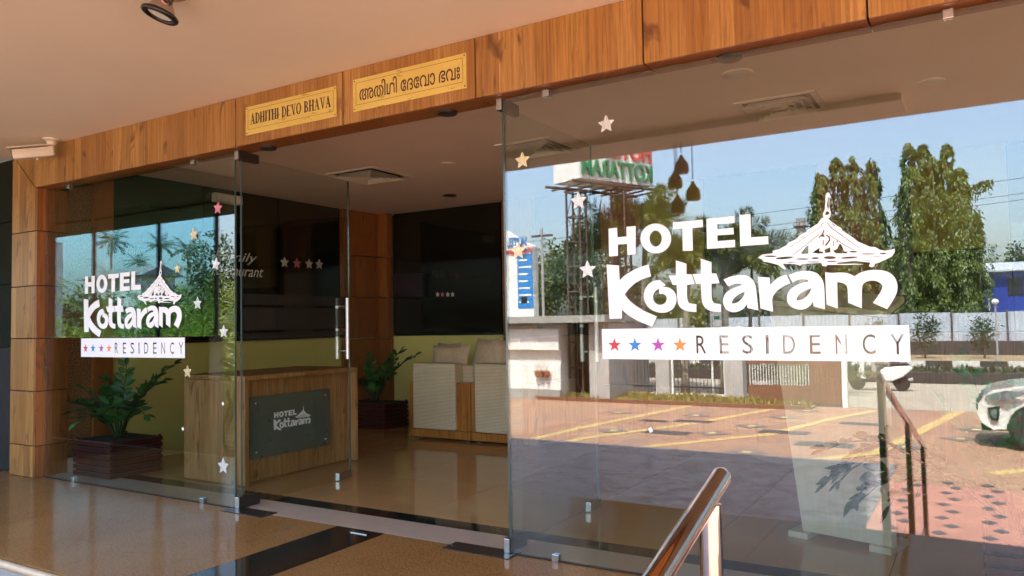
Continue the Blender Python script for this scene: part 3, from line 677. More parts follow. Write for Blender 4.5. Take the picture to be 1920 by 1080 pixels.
def logo(label, parent_name, to3, nrm, s, strip=True, mat='vinyl', loc=(0, 0, 0), th=.0006):
    t = thing(parent_name, label, 'logo', loc)
    for k, (V, F) in LF.items(): slab2d(k, [(u*s, v*s) for u, v in V], F, to3, nrm, th, M[mat], t)
    if strip:
        V, F = STRIPF; slab2d('name_strip', [(u*s, v*s) for u, v in V], F, to3, nrm, th, M[mat], t)
        for (u, v), c in zip(star_uv, ('red', 'blue', 'purple', 'orange')):
            V, F = fill2d([star_pts(u, v-.001, .0265, 0, .40)]); slab2d('star', [(a*s, b*s) for a, b in V], F, lambda a, b: to3(a, b)+Vector(nrm)*.0007, nrm, .0004, M['v'+c], t)
    return t
w_ = SX1-SX0
logo('large white hotel logo decal with roof emblem and coloured stars on the right panel', 'logo_decal', lambda u, v: Vector((SX0+u, -.0004, SZ0+v)), (0, -1, 0), w_, loc=(-.9, -.001, SZ0))
logo('small-looking white hotel logo decal with name strip on the far left panel', 'logo_decal', lambda u, v: Vector((-5.86+u*.975, -.0004, .955+v)), (0, -1, 0), w_, loc=(-5.2, -.001, .955))

# ------------------------------------------------------------------ glitter star stickers
def sticker(px, py, mat, label, r=.045, x=None, rot=0, group='glitter star stickers on the glass', yoff=-.0004):
    p = at_y(px, py, 0) if x is None else at_x(px, py, x)
    V, F = fill2d([star_pts(0, 0, r, rot, .5)])
    t = thing('star_sticker', label, 'star sticker', p, group)
    if x is None: f3 = lambda u, v: Vector((p.x+u, yoff, p.z+v)); n_ = (0, -1, 0)
    else: f3 = lambda u, v: Vector((x+.004, p.y+u, p.z+v)); n_ = (1, 0, 0)
    slab2d('face', V, F, f3, n_, .003, M[mat], t)
    V2, F2 = fill2d([star_pts(0, 0, r*.55, rot, .5)])
    slab2d('raised_centre', V2, F2, lambda u, v: f3(u, v)+Vector(n_)*.003, n_, .0025, M[mat], t)
    return t
sticker(409, 390, 'gpink', 'pink glitter star near the top of the left panel', rot=.1)
sticker(364, 440, 'ggold', 'gold glitter star high on the left panel over the sky reflection', rot=-.1)
sticker(333, 504, 'ggold', 'gold glitter star just right of the small logo spire', .035)
sticker(405, 495, 'gsilver', 'silver glitter star over the word Restaurant', rot=.2)
sticker(371, 569, 'gsilver', 'silver glitter star right of the small logo roof emblem')
sticker(420, 622, 'gsilver', 'silver glitter star by the bottom of the dark pane, left panel')
sticker(352, 697, 'ggold', 'gold glitter star above the corner of the desk')
sticker(419, 874, 'gsilver', 'silver glitter star low on the left panel before the desk side', .055)
sticker(980, 301, 'ggold', 'gold glitter star at the top left of the wide panel')
sticker(1137, 233, 'gsilver', 'silver glitter star high on the wide panel under the fascia')
sticker(1085, 377, 'gsilver', 'pale glitter star on the wide panel below the hotel sign reflection')
sticker(972, 471, 'ggold', 'gold glitter star on the wide panel beside the blue sign reflection')
sticker(1102, 506, 'gsilver', 'silver glitter star left of the letter K')
for i, (px, py, m) in enumerate(((533, 492, 'gsilver'), (556, 494, 'gpink'), (579, 495, 'gsilver'), (598, 496, 'gsilver'))):
    sticker(px, py, m, ('first', 'second, pinkish', 'third', 'fourth')[i]+' glitter star in the row on the dark left wall pane', .062, x=-6.408, group='row of stars on the dark lobby pane')
for (px, py, lb) in ((418, 757, 'upper tiny white sticker remnant over the desk side'), (343, 804, 'tiny white sticker remnant left of the desk edge'), (1220, 806, 'tiny white sticker remnant on the wide panel')):
    p = at_y(px, py, 0); o = MB().prism([(p.x-.012, 0, p.z+.004), (p.x+.002, 0, p.z+.014), (p.x+.012, 0, p.z-.004), (p.x-.002, 0, p.z-.014)], (0, -.0012, 0), (0, -.0004, 0)).build('sticker_remnant', M['vinyl'])
    tag(o, lb, 'sticker')

# ------------------------------------------------------------------ brass plaques on the fascia
def serif(ch, m, u, v, wd, ht, z):
    T, t_, S = wd*.20, ht*.055, wd*.11
    k = [z]
    def q(pts):
        k[0] += .00006; m.prism([(u+a*wd, -k[0], v+b*ht) for a, b in pts], (0, 0, 0), (0, -.0008, 0))
    sw_ = .0115/wd
    def stem(a): q([(a+.1-sw_/2, 0), (a+.1+sw_/2, 0), (a+.1+sw_/2, 1), (a+.1-sw_/2, 1)])
    def srf(a, b, top): y = 1-.05 if top else 0; q([(a, y), (b, y), (b, y+.05), (a, y+.05)])
    def ring(cx, cy, rx, ry, ix, iy, a0=0, a1=2*math.pi, n=16):
        for i in range(n):
            p0, p1 = a0+(a1-a0)*i/n, a0+(a1-a0)*(i+1)/n
            q([(cx+rx*math.cos(p0), cy+ry*math.sin(p0)), (cx+rx*math.cos(p1), cy+ry*math.sin(p1)), (cx+ix*math.cos(p1), cy+iy*math.sin(p1)), (cx+ix*math.cos(p0), cy+iy*math.sin(p0))])
    if ch == 'I': stem(.4); srf(.22, .78, 0); srf(.22, .78, 1)
    if ch == 'H': stem(.1); stem(.7); q([(.3, .48), (.7, .48), (.7, .55), (.3, .55)]); [srf(a, b, t) for a, b in ((0, .4), (.6, 1)) for t in (0, 1)]
    if ch == 'T': stem(.4); q([(.02, .94), (.98, .94), (.98, 1), (.02, 1)]); q([(.02, .74), (.07, .74), (.12, .94), (.02, .94)]); q([(.98, .74), (.98, .94), (.88, .94), (.93, .74)]); srf(.25, .75, 0)
    if ch == 'D': stem(.1); srf(0, .35, 0); srf(0, .35, 1); ring(.3, .5, .68, .5, .46, .44, -math.pi/2, math.pi/2)
    if ch == 'E': stem(.1); srf(0, .3, 0); srf(0, .3, 1); q([(.3, 0), (.95, 0), (1, .26), (.9, .07), (.3, .06)]); q([(.3, .94), (.88, .93), (.95, .75), (.93, 1), (.3, 1)]); q([(.3, .48), (.75, .48), (.75, .55), (.3, .55)])
    if ch == 'V': q([(.08, 1), (.32, 1), (.62, 0), (.48, 0)]); q([(.78, 1), (.86, 1), (.62, 0), (.56, .12)]); srf(-.02, .42, 1); srf(.65, 1.0, 1)
    if ch == 'A': q([(.38, 1), (.54, 1), (.92, 0), (.66, 0)]); q([(.12, 0), (.2, 0), (.47, .85), (.42, .95)]); q([(.27, .32), (.66, .32), (.64, .38), (.29, .38)]); srf(-.02, .35, 0); srf(.58, 1.02, 0)
    if ch == 'O': ring(.5, .5, .5, .51, .27, .44)
    if ch == 'B': stem(.1); srf(0, .3, 0); srf(0, .3, 1); ring(.35, .745, .5, .255, .27, .195, -math.pi/2, math.pi/2, 10); ring(.35, .265, .6, .265, .36, .205, -math.pi/2, math.pi/2, 10)
YB = -.066
def plaque(x0, x1, z0, z1, label):
    t = thing('brass_plaque', label, 'plaque', ((x0+x1)/2, YB, z0), 'brass plaques on the fascia')
    pl = box('plate', M['brass'], (x0, x1, YB-.004, YB-.0003, z0, z1), t, bevel=.001)
    i = .022; yb = YB-.0045; w = .0016
    for b in ((x0+i, x1-i, z0+i+.012, z0+i+.012+w), (x0+i, x1-i, z1-i-w, z1-i), (x0+i, x0+i+w, z0+i+.013+w, z1-i-w), (x1-i-w, x1-i, z0+i+.013+w, z1-i-w)):
        box('border_line', M['ink'], (b[0], b[1], yb-.0003, yb+.0002, b[2], b[3]), t)
    for xx in (x0+.012, x1-.012):
        for zz in (z0+.012, z1-.012): MB().lathe([(.0045, 0), (.003, -.002)], (xx, YB-.004, zz), 8, 'Y').build('screw', M['darksteel'], t)
    return t
t = plaque(-3.905, -3.125, 2.365, 2.545, 'left brass plaque engraved ADHITHI DEVO BHAVA')
m = MB(); u = -3.905+.045; wds = {'A': .058, 'D': .054, 'H': .056, 'I': .026, 'T': .048, 'E': .046, 'V': .056, 'O': .056, 'B': .05, ' ': .026}
txt = 'ADHITHI DEVO BHAVA'; tot = sum(wds[c] for c in txt)+.004*len(txt); sc_ = (.78-.085)/tot
for ch in txt:
    wd = wds[ch]*sc_
    if ch != ' ':
        mm = MB(); serif(ch, mm, u, 2.428, wd, .068, -YB+.0042); mm.build('engraved_letter', M['ink'], t)
    u += wd+.004*sc_
t = plaque(-2.995, -2.21, 2.37, 2.555, 'right brass plaque engraved in Malayalam script')
V, F, _ = text_polys('\u0d05\u0d24\u0d3f\u0d25\u0d3f \u0d47\u0d26\u0d47\u0d35\u0d3e \u0d2d\u0d35\u0d03', bold=.004, space=1.0)
slab2d('engraved_text', fit(V, (-2.945, 2.425, -2.25, 2.52)), F, on_front(YB-.0044), (0, -1, 0), .001, M['ink'], t)

# ------------------------------------------------------------------ small fixtures
t = thing('security_camera', 'cream bullet security camera mounted under the porch ceiling by the pillar', 'camera', (-6.02, -.16, BT))
MB().lathe([(.06, 0), (.06, -.012), (.035, -.022), (.03, -.05), (.022, -.055), (.022, -.10)], (-6.0, -.16, BT-.001), 20).build('mount', M['cream'], t, smooth='auto')
ax = Vector((-.16, -.22, -.045)).normalized(); o0 = Vector((-5.98, -.15, BT-.10))
b0 = MB(); ends = []
for s_, hw, hh in ((.0, .036, .034), (.02, .042, .04), (.27, .042, .04)):
    c = o0+ax*s_; sx = ax.cross(Vector((0, 0, 1))).normalized(); sz = sx.cross(ax)
    for k in range(16):
        a = 2*math.pi*k/16; ca, sa = math.cos(a), math.sin(a); f_ = 1/max(abs(ca), abs(sa))**.55
        b0.v.append(tuple(c+sx*hw*ca*f_+sz*hh*sa*f_))
for i in range(2):
    for k in range(16): b0.f.append((i*16+k, i*16+(k+1) % 16, (i+1)*16+(k+1) % 16, (i+1)*16+k))
b0.f += [tuple(range(15, -1, -1)), tuple(range(32, 48))]
b0.build('housing', M['cream'], t, smooth='auto')
c = o0+ax*.271
MB().tube([c, c+ax*.006], .040, 20).build('bezel', M['black'], t); MB().tube([c+ax*.0065, c+ax*.009], .018, 16).build('lens', M['carglass'], t)
sx = ax.cross(Vector((0, 0, 1))).normalized(); sz = sx.cross(ax)
mm = MB(); mm.prism([o0+sx*.05+sz*.046, o0-sx*.05+sz*.046, o0-sx*.05+sz*.046+ax*.30, o0+sx*.05+sz*.046+ax*.30], sz*0, sz*.006); mm.build('sunshade', M['cream'], t)
MB().tube([o0+ax*.12-sz*.04, o0+ax*.12-sz*.052], .008, 10).build('knob', M['cream'], t)
sp = at_z(300, -14, BT)
t = thing('ceiling_spotlight', 'black rimmed tilting spotlight on the porch ceiling', 'spotlight', sp)
MB().lathe([(.065, 0), (.065, -.012), (.05, -.02)], (sp.x+.04, sp.y+.03, BT-.0005), 20).build('base', M['chrome'], t, smooth='auto')
MB().tube([(sp.x+.04, sp.y+.03, BT-.02), (sp.x+.03, sp.y+.02, BT-.06)], .012, 8).build('arm', M['black'], t)
dn = Vector((-.25, -.25, -1)).normalized(); c0 = Vector((sp.x+.02, sp.y+.01, BT-.045))
MB().tube([c0, c0+dn*.03, c0+dn*.055], [.035, .055, .062], 24).build('housing', M['chrome'], t, smooth='auto')
def ring_mesh(name, c, n_, R_, r_, mat, parent):
    n_ = n_.normalized(); a_ = n_.orthogonal().normalized(); b2 = n_.cross(a_)
    mm = MB(); mm.tube([c+(a_*math.cos(k*math.pi/16)+b2*math.sin(k*math.pi/16))*R_ for k in range(33)], r_, 8, False); return mm.build(name, mat, parent, smooth=True)
ring_mesh('rim', c0+dn*.06, dn, .068, .012, M['black'], t)
MB().tube([c0+dn*.056, c0+dn*.060], .05, 20).build('lens', M['white'], t)
def vent(px, py, label, s=.56):
    c = at_z(px, py, CZ); t = thing('ceiling_vent', label, 'air vent', c, 'square louvred vents in the lobby ceiling')
    h = s/2; z1 = CZ-.0006
    for k in range(5):
        o_, i_ = h*(1-.19*k), h*(1-.19*k)-(.035 if k == 0 else .014); dz = -.004-.010*k if k else 0
        top = z1+(0 if k == 0 else -.004); zo = z1-.006 if k == 0 else z1-.012; zi = z1-.02 if k == 0 else z1-.034
        m = MB(); A = [(o_, o_), (-o_, o_), (-o_, -o_), (o_, -o_)]; B = [(i_*(.985 if k else 1), i_*(.985 if k else 1))]*1
        ii = o_-.155*h if k else i_
        Bp = [(ii, ii), (-ii, ii), (-ii, -ii), (ii, -ii)]
        vs = [(c.x+a, c.y+b, zi if k else z1-.008) for a, b in A]+[(c.x+a, c.y+b, z1-.004 if k else z1-.008) for a, b in Bp]+[(c.x+a, c.y+b, zi+.003 if k else z1) for a, b in A]+[(c.x+a, c.y+b, z1-.001 if k else z1) for a, b in Bp]
        fs = []
        for q in range(4):
            w2 = (q+1) % 4; fs += [(q, w2, 4+w2, 4+q), (8+q, 12+q, 12+w2, 8+w2), (q, 8+q, 8+w2, w2), (4+q, 4+w2, 12+w2, 12+q)]
        m.add(vs, fs); m.build('frame' if k == 0 else 'louvre', M['cream'], t)
    MB().box(c.x-h*.13, c.x+h*.13, c.y-h*.13, c.y+h*.13, z1-.034, z1-.03).build('centre_plate', M['cream'], t)
    MB().box(c.x-h*.97, c.x+h*.97, c.y-h*.97, c.y+h*.97, z1-.0005, z1).build('dark_throat', M['gap'], t)
vent(692, 328, 'square vent in the lobby ceiling seen through the open doorway')
vent(1008, 275, 'square vent in the lobby ceiling seen past the right door leaf', .5)
vent(1465, 198, 'square vent in the lobby ceiling seen through the wide panel', .5)
for (px, py, r_, m_, lb) in ((840, 306, .06, 'cream', 'small round cream cap on the lobby ceiling beside the near vent'), (843, 366, .075, 'black', 'dark recessed downlight deep in the lobby ceiling'),
                            (1383, 137, .085, 'cream', 'round cream downlight in the lobby ceiling above the right vent'), (1745, 152, .075, 'cream', 'round cream downlight at the far right of the lobby ceiling')):
    c = at_z(px, py, CZ); t = thing('ceiling_downlight', lb, 'downlight', c, 'round ceiling fittings in the lobby')
    MB().lathe([(r_, -.0005), (r_, -.008), (r_*.8, -.012)], c, 24).build('ring', M[m_], t, smooth='auto'); MB().lathe([(r_*.7, -.0125), (r_*.65, -.014)], c, 20).build('lens', M['white' if m_ == 'cream' else 'darksteel'], t)
for (px, py) in ((840, 210), (1365, 102), (500, 275)):
    c = at_z(px, py, BB); c.y = .03; t = thing('soffit_downlight', {840: 'flat round lamp under the fascia near the right door', 1365: 'flat round lamp under the fascia above the wide panel', 500: 'flat round lamp under the fascia near the left door'}[px], 'downlight', (c.x, .08, BB))
    MB().lathe([(.055, -.002), (.055, -.012), (.045, -.018)], (c.x, .06, BB), 20).build('body', M['darksteel'], t, smooth='auto')
c = at_x(423, 372, -6.40)
t = thing('emergency_light', 'cream box lamp fixed high on the dark left wall', 'lamp', (-6.36, c.y, 2.40))
box('body', M['cream'], (-6.408, -6.34, c.y-.16, c.y+.16, 2.40, 2.49), t, bevel=.006); box('diffuser', M['white'], (-6.339, -6.332, c.y-.14, c.y+.14, 2.415, 2.475), t)
for (bd, v0, v1, u0, u1) in (('Family', 1.80, 1.925, 1.61, 2.14), ('Restaurant', 1.68, 1.79, 1.585, 2.22)):
    V, F, _ = text_polys(bd, shear=.35)
    t = thing('etched_lettering', 'pale italic word '+bd+' on the dark left wall pane', 'lettering', (-6.405, (u0+u1)/2, v0))
    slab2d('letters', fit(V, (u0, v0, u1, v1)), F, lambda u, v: Vector((-6.4085, u, v)), (1, 0, 0), .001, M['vinyl'], t)
t = thing('wall_television', 'dim television hung on the dark back wall of the lobby', 'television', at_y(768, 535, 4.06))
c = at_y(768, 535, 4.07); box('frame', M['black'], (c.x-.24, c.x+.24, 4.06, 4.10, c.z-.15, c.z+.15), t); box('screen', M['screen'], (c.x-.22, c.x+.22, 4.055, 4.0595, c.z-.13, c.z+.13), t)
for i, (px, m_) in enumerate(((820, 'gsilver'), (829, 'gpink'), (839, 'gsilver'), (848, 'gsilver'))):
    p = at_y(px, 552, 4.10); V, F = fill2d([star_pts(0, 0, .033, 0, .5)])
    t = thing('star_sticker', ('first', 'second, pinkish', 'third', 'fourth')[i]+' small star in the row on the dark back wall pane', 'star sticker', p, 'row of stars on the back pane')
    slab2d('face', V, F, lambda u, v: Vector((p.x+u, 4.108, p.z+v)), (0, -1, 0), .004, M[m_], t)

# ------------------------------------------------------------------ reception desk, sofas, planters, lectern
DX0, DX1, DY0, DY1, DZ = -5.28, -4.58, .475, 1.66, .80
t = thing('reception_desk', 'oak laminate reception desk with a frosted glass logo plaque', 'desk', ((DX0+DX1)/2, (DY0+DY1)/2, 0))
box('side_panel', M['deskwood'], (DX0, DX1, DY0, DY0+.035, .006, DZ-.036), t, bevel=.003)
box('side_panel', M['deskwood'], (DX0, DX1, DY1-.035, DY1, .006, DZ-.036), t, bevel=.003)
box('top', M['deskwood'], (DX0, DX1, DY0, DY1, DZ-.035, DZ), t, bevel=.003)
box('front_panel', M['deskwood'], (DX1-.11, DX1-.085, DY0+.036, DY1-.036, .01, DZ-.036), t)
for yy in (DY0+.03, DY1-.03): box('foot', M['steel'], (DX0+.05, DX0+.08, yy-.015, yy+.015, .0002, .0058), t)
PX = DX1-.06
pq = box('glass_plaque', M['plaqueglass'], (PX, PX+.008, .56, 1.385, .175, .635), t, bevel=.0015)
for yy in (.62, 1.33):
    for zz in (.225, .585): MB().lathe([(.008, -.02), (.008, .004), (.005, .007)], (PX+.008, yy, zz), 12, 'X').build('standoff', M['steel'], pq)
lg = logo('pale hotel logo on the frosted plaque of the reception desk', 'logo_decal', lambda u, v: Vector((PX+.0088, .775+u, .31+v)), (1, 0, 0), .40, strip=False, loc=(PX+.009, .95, .38))

def cushion(name, c, w, h, d, rz, tilt, mat, parent):
    m = MB(); n = 8
    for s in (1, -1):
        base = len(m.v)
        for i in range(n+1):
            for j in range(n+1):
                a, b = i/n*2-1, j/n*2-1; e = (1-abs(a)**2.2)*(1-abs(b)**2.2)
                pinch = 1-.10*(1-abs(a))*(abs(b)**3)-.0; pin2 = 1-.10*(1-abs(b))*(abs(a)**3)
                p = Vector((a*w/2*pin2, s*d/2*(e**.5), b*h/2*pinch)); p.rotate(Matrix.Rotation(tilt, 3, 'X')); p.rotate(Matrix.Rotation(rz, 3, 'Z')); m.v.append(tuple(Vector(c)+p))
        for i in range(n):
            for j in range(n): m.f.append((base+i*(n+1)+j, base+(i+1)*(n+1)+j, base+(i+1)*(n+1)+j+1, base+i*(n+1)+j+1))
    return m.build(name, mat, parent, smooth=True)
def sofa(x0, label):
    """seen from behind: fabric-wrapped back between wooden side boxes"""
    w = .75; t = thing('lobby_sofa', label, 'sofa', (x0+w/2, 3.25, 0), 'pair of low lobby sofas')
    y0 = 2.86
    box('base', M['sofawood'], (x0, x0+w, y0+.015, y0+.80, .022, .10), t, bevel=.004)
    box('side_box', M['sofawood'], (x0, x0+.05, y0+.02, y0+.80, .102, .575), t, bevel=.004)
    box('side_box', M['sofawood'], (x0+w-.16, x0+w, y0+.02, y0+.80, .102, .575), t, bevel=.004)
    box('back', M['fabric'], (x0+.055, x0+w-.165, y0, y0+.15, .104, .765), t, bevel=.018)
    box('back_core', M['fabric'], (x0+.06, x0+w-.05, y0+.155, y0+.27, .36, .74), t, bevel=.02)
    box('seat_cushion', M['fabric'], (x0+.055, x0+w-.165, y0+.275, y0+.80, .104, .42), t, bevel=.03)
    for xx in (x0+.06, x0+w-.06):
        for yy in (y0+.06, y0+.74): MB().lathe([(.016, .0005), (.018, .010), (.014, .0215)], (xx, yy, 0), 12).build('foot', M['steel'], t)
    return t
sofa(-5.0, 'beige ribbed sofa with wooden sides, nearest the planter'); sofa(-4.24, 'beige ribbed sofa with wooden sides, half behind the door edge')
for (x, y, z, w, h, rz, tl, lb) in ((-4.64, 3.10, .80, .46, .28, .05, -.25, 'long beige cushion lying on the left sofa back'), (-4.80, 3.28, .80, .34, .32, -.1, -.2, 'beige cushion behind the long one on the left sofa'),
                                    (-4.22, 3.12, .83, .36, .36, -.35, -.25, 'upright beige cushion in the gap between the sofas'), (-3.99, 3.14, .82, .30, .36, .7, -.2, 'tilted beige cushion against the right sofa'), (-3.62, 3.10, .78, .42, .26, 0, -.3, 'flat beige cushion on the right sofa back')):
    o = cushion('cushion', (x, y, z), w, h, .13, rz, tl, M['cushion'], None); tag(o, lb, 'cushion', 'loose sofa cushions')

def planter(x0, x1, y0, y1, h, label):
    t = thing('slatted_planter', label, 'planter', ((x0+x1)/2, (y0+y1)/2, 0), 'dark red slatted planters')
    box('inner_box', M['gap'], (x0+.025, x1-.025, y0+.025, y1-.025, .01, h-.03), t)
    n = 6; sh = h/n
    for k in range(n):
        z0, z1 = k*sh+.002, (k+1)*sh-.014
        box('slat', M['planter'], (x0+.012, x1-.012, y0, y0+.02, z0, z1), t, bevel=.002); box('slat', M['planter'], (x0+.012, x1-.012, y1-.02, y1, z0, z1), t, bevel=.002)
        box('slat', M['planter'], (x0, x0+.0105, y0, y1, z0, z1), t, bevel=.002); box('slat', M['planter'], (x1-.0105, x1, y0, y1, z0, z1), t, bevel=.002)
    for (xx, yy) in ((x0+.021, y0+.021), (x1-.021, y0+.021), (x0+.021, y1-.021), (x1-.021, y1-.021)): box('corner_post', M['planter'], (xx-.008, xx+.008, yy-.0005, yy+.016, .001, h), t)
    box('soil', M['soil'], (x0+.027, x1-.027, y0+.027, y1-.027, h-.029, h-.015), t)
def leaf_mesh(name, L, w, mat, fold=.12):
    v = [(0, 0, 0)]; rows = [(.18, .55), (.42, 1.0), (.68, .85), (.88, .42)]
    for (s, k) in rows: v += [(-w/2*k, s*L, fold*w*k), (0, s*L, -.03*L*math.sin(s*3)), (w/2*k, s*L, fold*w*k)]
    v.append((0, L, .02*L)); f = [(0, 2, 1), (0, 3, 2)]
    for i in range(3):
        a = 1+3*i; f += [(a, a+1, a+4, a+3), (a+1, a+2, a+5, a+4)]
    a = 10; f += [(a, a+1, 13), (a+1, a+2, 13)]
    me = bpy.data.meshes.new(name); me.from_pydata(v, [], f); me.shade_smooth(); me.materials.append(mat); return me
ZZL = [leaf_mesh('leaf', .12, .062, M['zz'], .2), leaf_mesh('leaf', .10, .056, M['zz'], .2)]
def zz_plant(c, label, fronds, seed):
    rnd = random.Random(seed); c = Vector(c)
    t = thing('zz_plant', label, 'plant', c, 'glossy leaved lobby plants')
    for (az, lean, L, curl) in fronds:
        d = Vector((math.cos(az), math.sin(az), 0)); pts = []
        n = 12
        for k in range(n+1):
            s = k/n; ang = lean*(.35+.65*s)+curl*s*s
            pts.append((pts[-1] if pts else c+d*.03)+(d*math.sin(ang)+Vector((0, 0, 1))*math.cos(ang))*(L/n if k else 0))
        fr = MB().tube(pts, [.009-.006*k/n for k in range(n+1)], 6).build('frond', M['zzstem'], t, smooth=True)
        side = d.cross(Vector((0, 0, 1))).normalized()
        npair = max(5, int(L/.072)); j0 = .28
        for k in range(npair):
            s = j0+(1-j0)*k/(npair-1); f = s*n; i = min(int(f), n-1); p = pts[i].lerp(pts[i+1], f-i); tg = (pts[i+1]-pts[i]).normalized(); up = side.cross(tg)
            for sg in (-1, 1):
                if k == npair-1 and sg == 1: dr = tg
                else: dr = (side*sg*.85+tg*.55+up*rnd.uniform(-.25, .5)).normalized()
                X = dr.cross(up+Vector((rnd.uniform(-.5, .5), rnd.uniform(-.7, .3), 0))).normalized(); Z = X.cross(dr)
                sc = (1.0 if .15 < s < .8 else .8)*rnd.uniform(.85, 1.12)
                o = place('leaf', ZZL[rnd.randrange(2)], fr, p)
                o.rotation_euler = Matrix((X, dr, Z)).transposed().to_euler(); o.scale = (sc, sc, sc)
    return t
planter(-6.27, -5.76, .17, .62, .295, 'dark red slatted planter just inside the left glass panel')
zz_plant((-6.02, .40, .29), 'glossy dark green plant with arching fronds in the planter behind the left panel',
         [(2.9, .55, .50, .2), (2.2, .35, .58, -.1), (.6, .75, .72, .25), (.15, .95, .66, .3), (-.6, .9, .5, .9), (-1.4, 1.0, .45, 1.2), (-1.9, .8, .42, 1.0), (-.15, 1.1, .55, 1.0), (3.6, 1.2, .5, .3), (1.2, .5, .5, .4), (-2.6, .7, .4, .8), (-1.0, .4, .42, .6), (-2.2, .45, .45, .5)], 1)
planter(-6.22, -5.62, 3.20, 3.62, .30, 'dark red slatted planter in the far corner left of the sofas')
zz_plant((-5.92, 3.40, .29), 'glossy dark plant in the far corner planter beside the sofa',
         [(-.1, .75, .70, .15), (.25, .95, .72, .2), (-.8, .8, .45, .9), (-1.7, .7, .4, .9), (2.6, .4, .5, .1), (-1.3, .3, .42, .4), (-2.6, .8, .4, .8), (.7, .5, .5, .2)], 2)
planter(-.02, .42, .22, .62, .28, 'dark red slatted planter inside the wide panel by the lectern')
zz_plant((.10, .42, .27), 'glossy plant with broad leaves behind the wide glass panel',
         [(3.15, 1.3, .82, .7), (3.3, 1.35, .80, 1.0), (3.0, 1.25, .80, 1.2), (3.5, 1.25, .72, 1.3), (3.4, 1.2, .78, 1.2), (3.05, 1.1, .80, 1.3), (3.2, 1.5, .62, .9), (3.1, 1.4, .55, 1.3), (2.8, .5, .55, .2), (-2.6, 1.0, .5, .9), (-1.7, .9, .45, .8), (-.9, .8, .5, .9), (.2, .9, .6, .4), (-.3, 1.1, .6, .7), (1.3, .4, .6, .2), (2.2, .4, .7, .1), (-2.1, .5, .5, .6)], 3)
# lectern: tapered pale board on a foot
t = thing('lectern', 'pale veneer lectern standing inside behind the large logo', 'lectern', (-.66, .92, 0))
pA = at_y(1425, 570, .95); pB = at_y(1637, 590, .83)
MB().prism([(-.83, .98, .032), (-.40, .86, .032), (-.40, .86, 1.14), (-.97, 1.00, 1.22)], (0, 0, 0), (.02, .035, 0)).build('front_board', M['lectern'], t)
MB().prism([(-.90, .955, .0005), (-.80, .93, .0005), (-.74, 1.16, .0005), (-.84, 1.2, .0005)], (0, 0, 0), (0, 0, .03)).build('foot', M['lectern'], t)
MB().prism([(-1.0, .98, 1.225), (-.38, .84, 1.145), (-.32, 1.12, 1.22), (-.92, 1.28, 1.30)], (0, 0, .0), (0, 0, .03)).build('reading_top', M['lectern'], t)
MB().prism([(-.70, 1.0, .06), (-.62, 1.0, .06), (-.62, 1.0, 1.18), (-.70, 1.0, 1.18)], (0, .03, 0), (0, .14, 0)).build('stem', M['lectern'], t)
MB().prism([(-.50, .86, .0005), (-.40, .83, .0005), (-.34, 1.06, .0005), (-.44, 1.1, .0005)], (0, 0, 0), (0, 0, .03)).build('foot', M['lectern'], t)
# handrail by the steps
t = thing('handrail', 'polished steel handrail descending beside the entrance steps', 'handrail', (-.46, -3.4, ZG))
ra, rb = Vector((-.50, -1.60, .800)), Vector((-.50, -5.2, -.13))
cap = [(ra-rb).normalized()*s for s in (.0, .012, .022, .028)]
MB().tube([rb]+[ra+c_ for c_ in cap], [.0235, .0235, .021, .015, .003], 24).build('rail', M['chrome'], t, smooth='auto')
def zfloor(y): 
    if y > -1.29: return 0
    k = min(5, int((-1.29-y)/sw)+1); return -.175*k if k < 6 and -1.29-sw*5 < y else ZG
for yy in (-1.68, -3.45, -5.1):
    f = (yy-ra.y)/(rb.y-ra.y); zt = ra.z+(rb.z-ra.z)*f-.019
    p_ = MB().tube([(-.50, yy, zfloor(yy)+.0005), (-.50, yy, zt)], .024, 16).build('post', M['chrome'], t, smooth='auto')
    MB().lathe([(.05, 0), (.05, .008), (.03, .014)], (-.50, yy, zfloor(yy)+.0008), 20).build('base_flange', M['chrome'], p_, smooth='auto')
for dz in (.30, .60):
    MB().tube([ra+Vector((0, .12, -dz-.03)), rb+Vector((0, -.1, -dz+.12))], .010, 10).build('cross_bar', M['chrome'], t, smooth='auto')

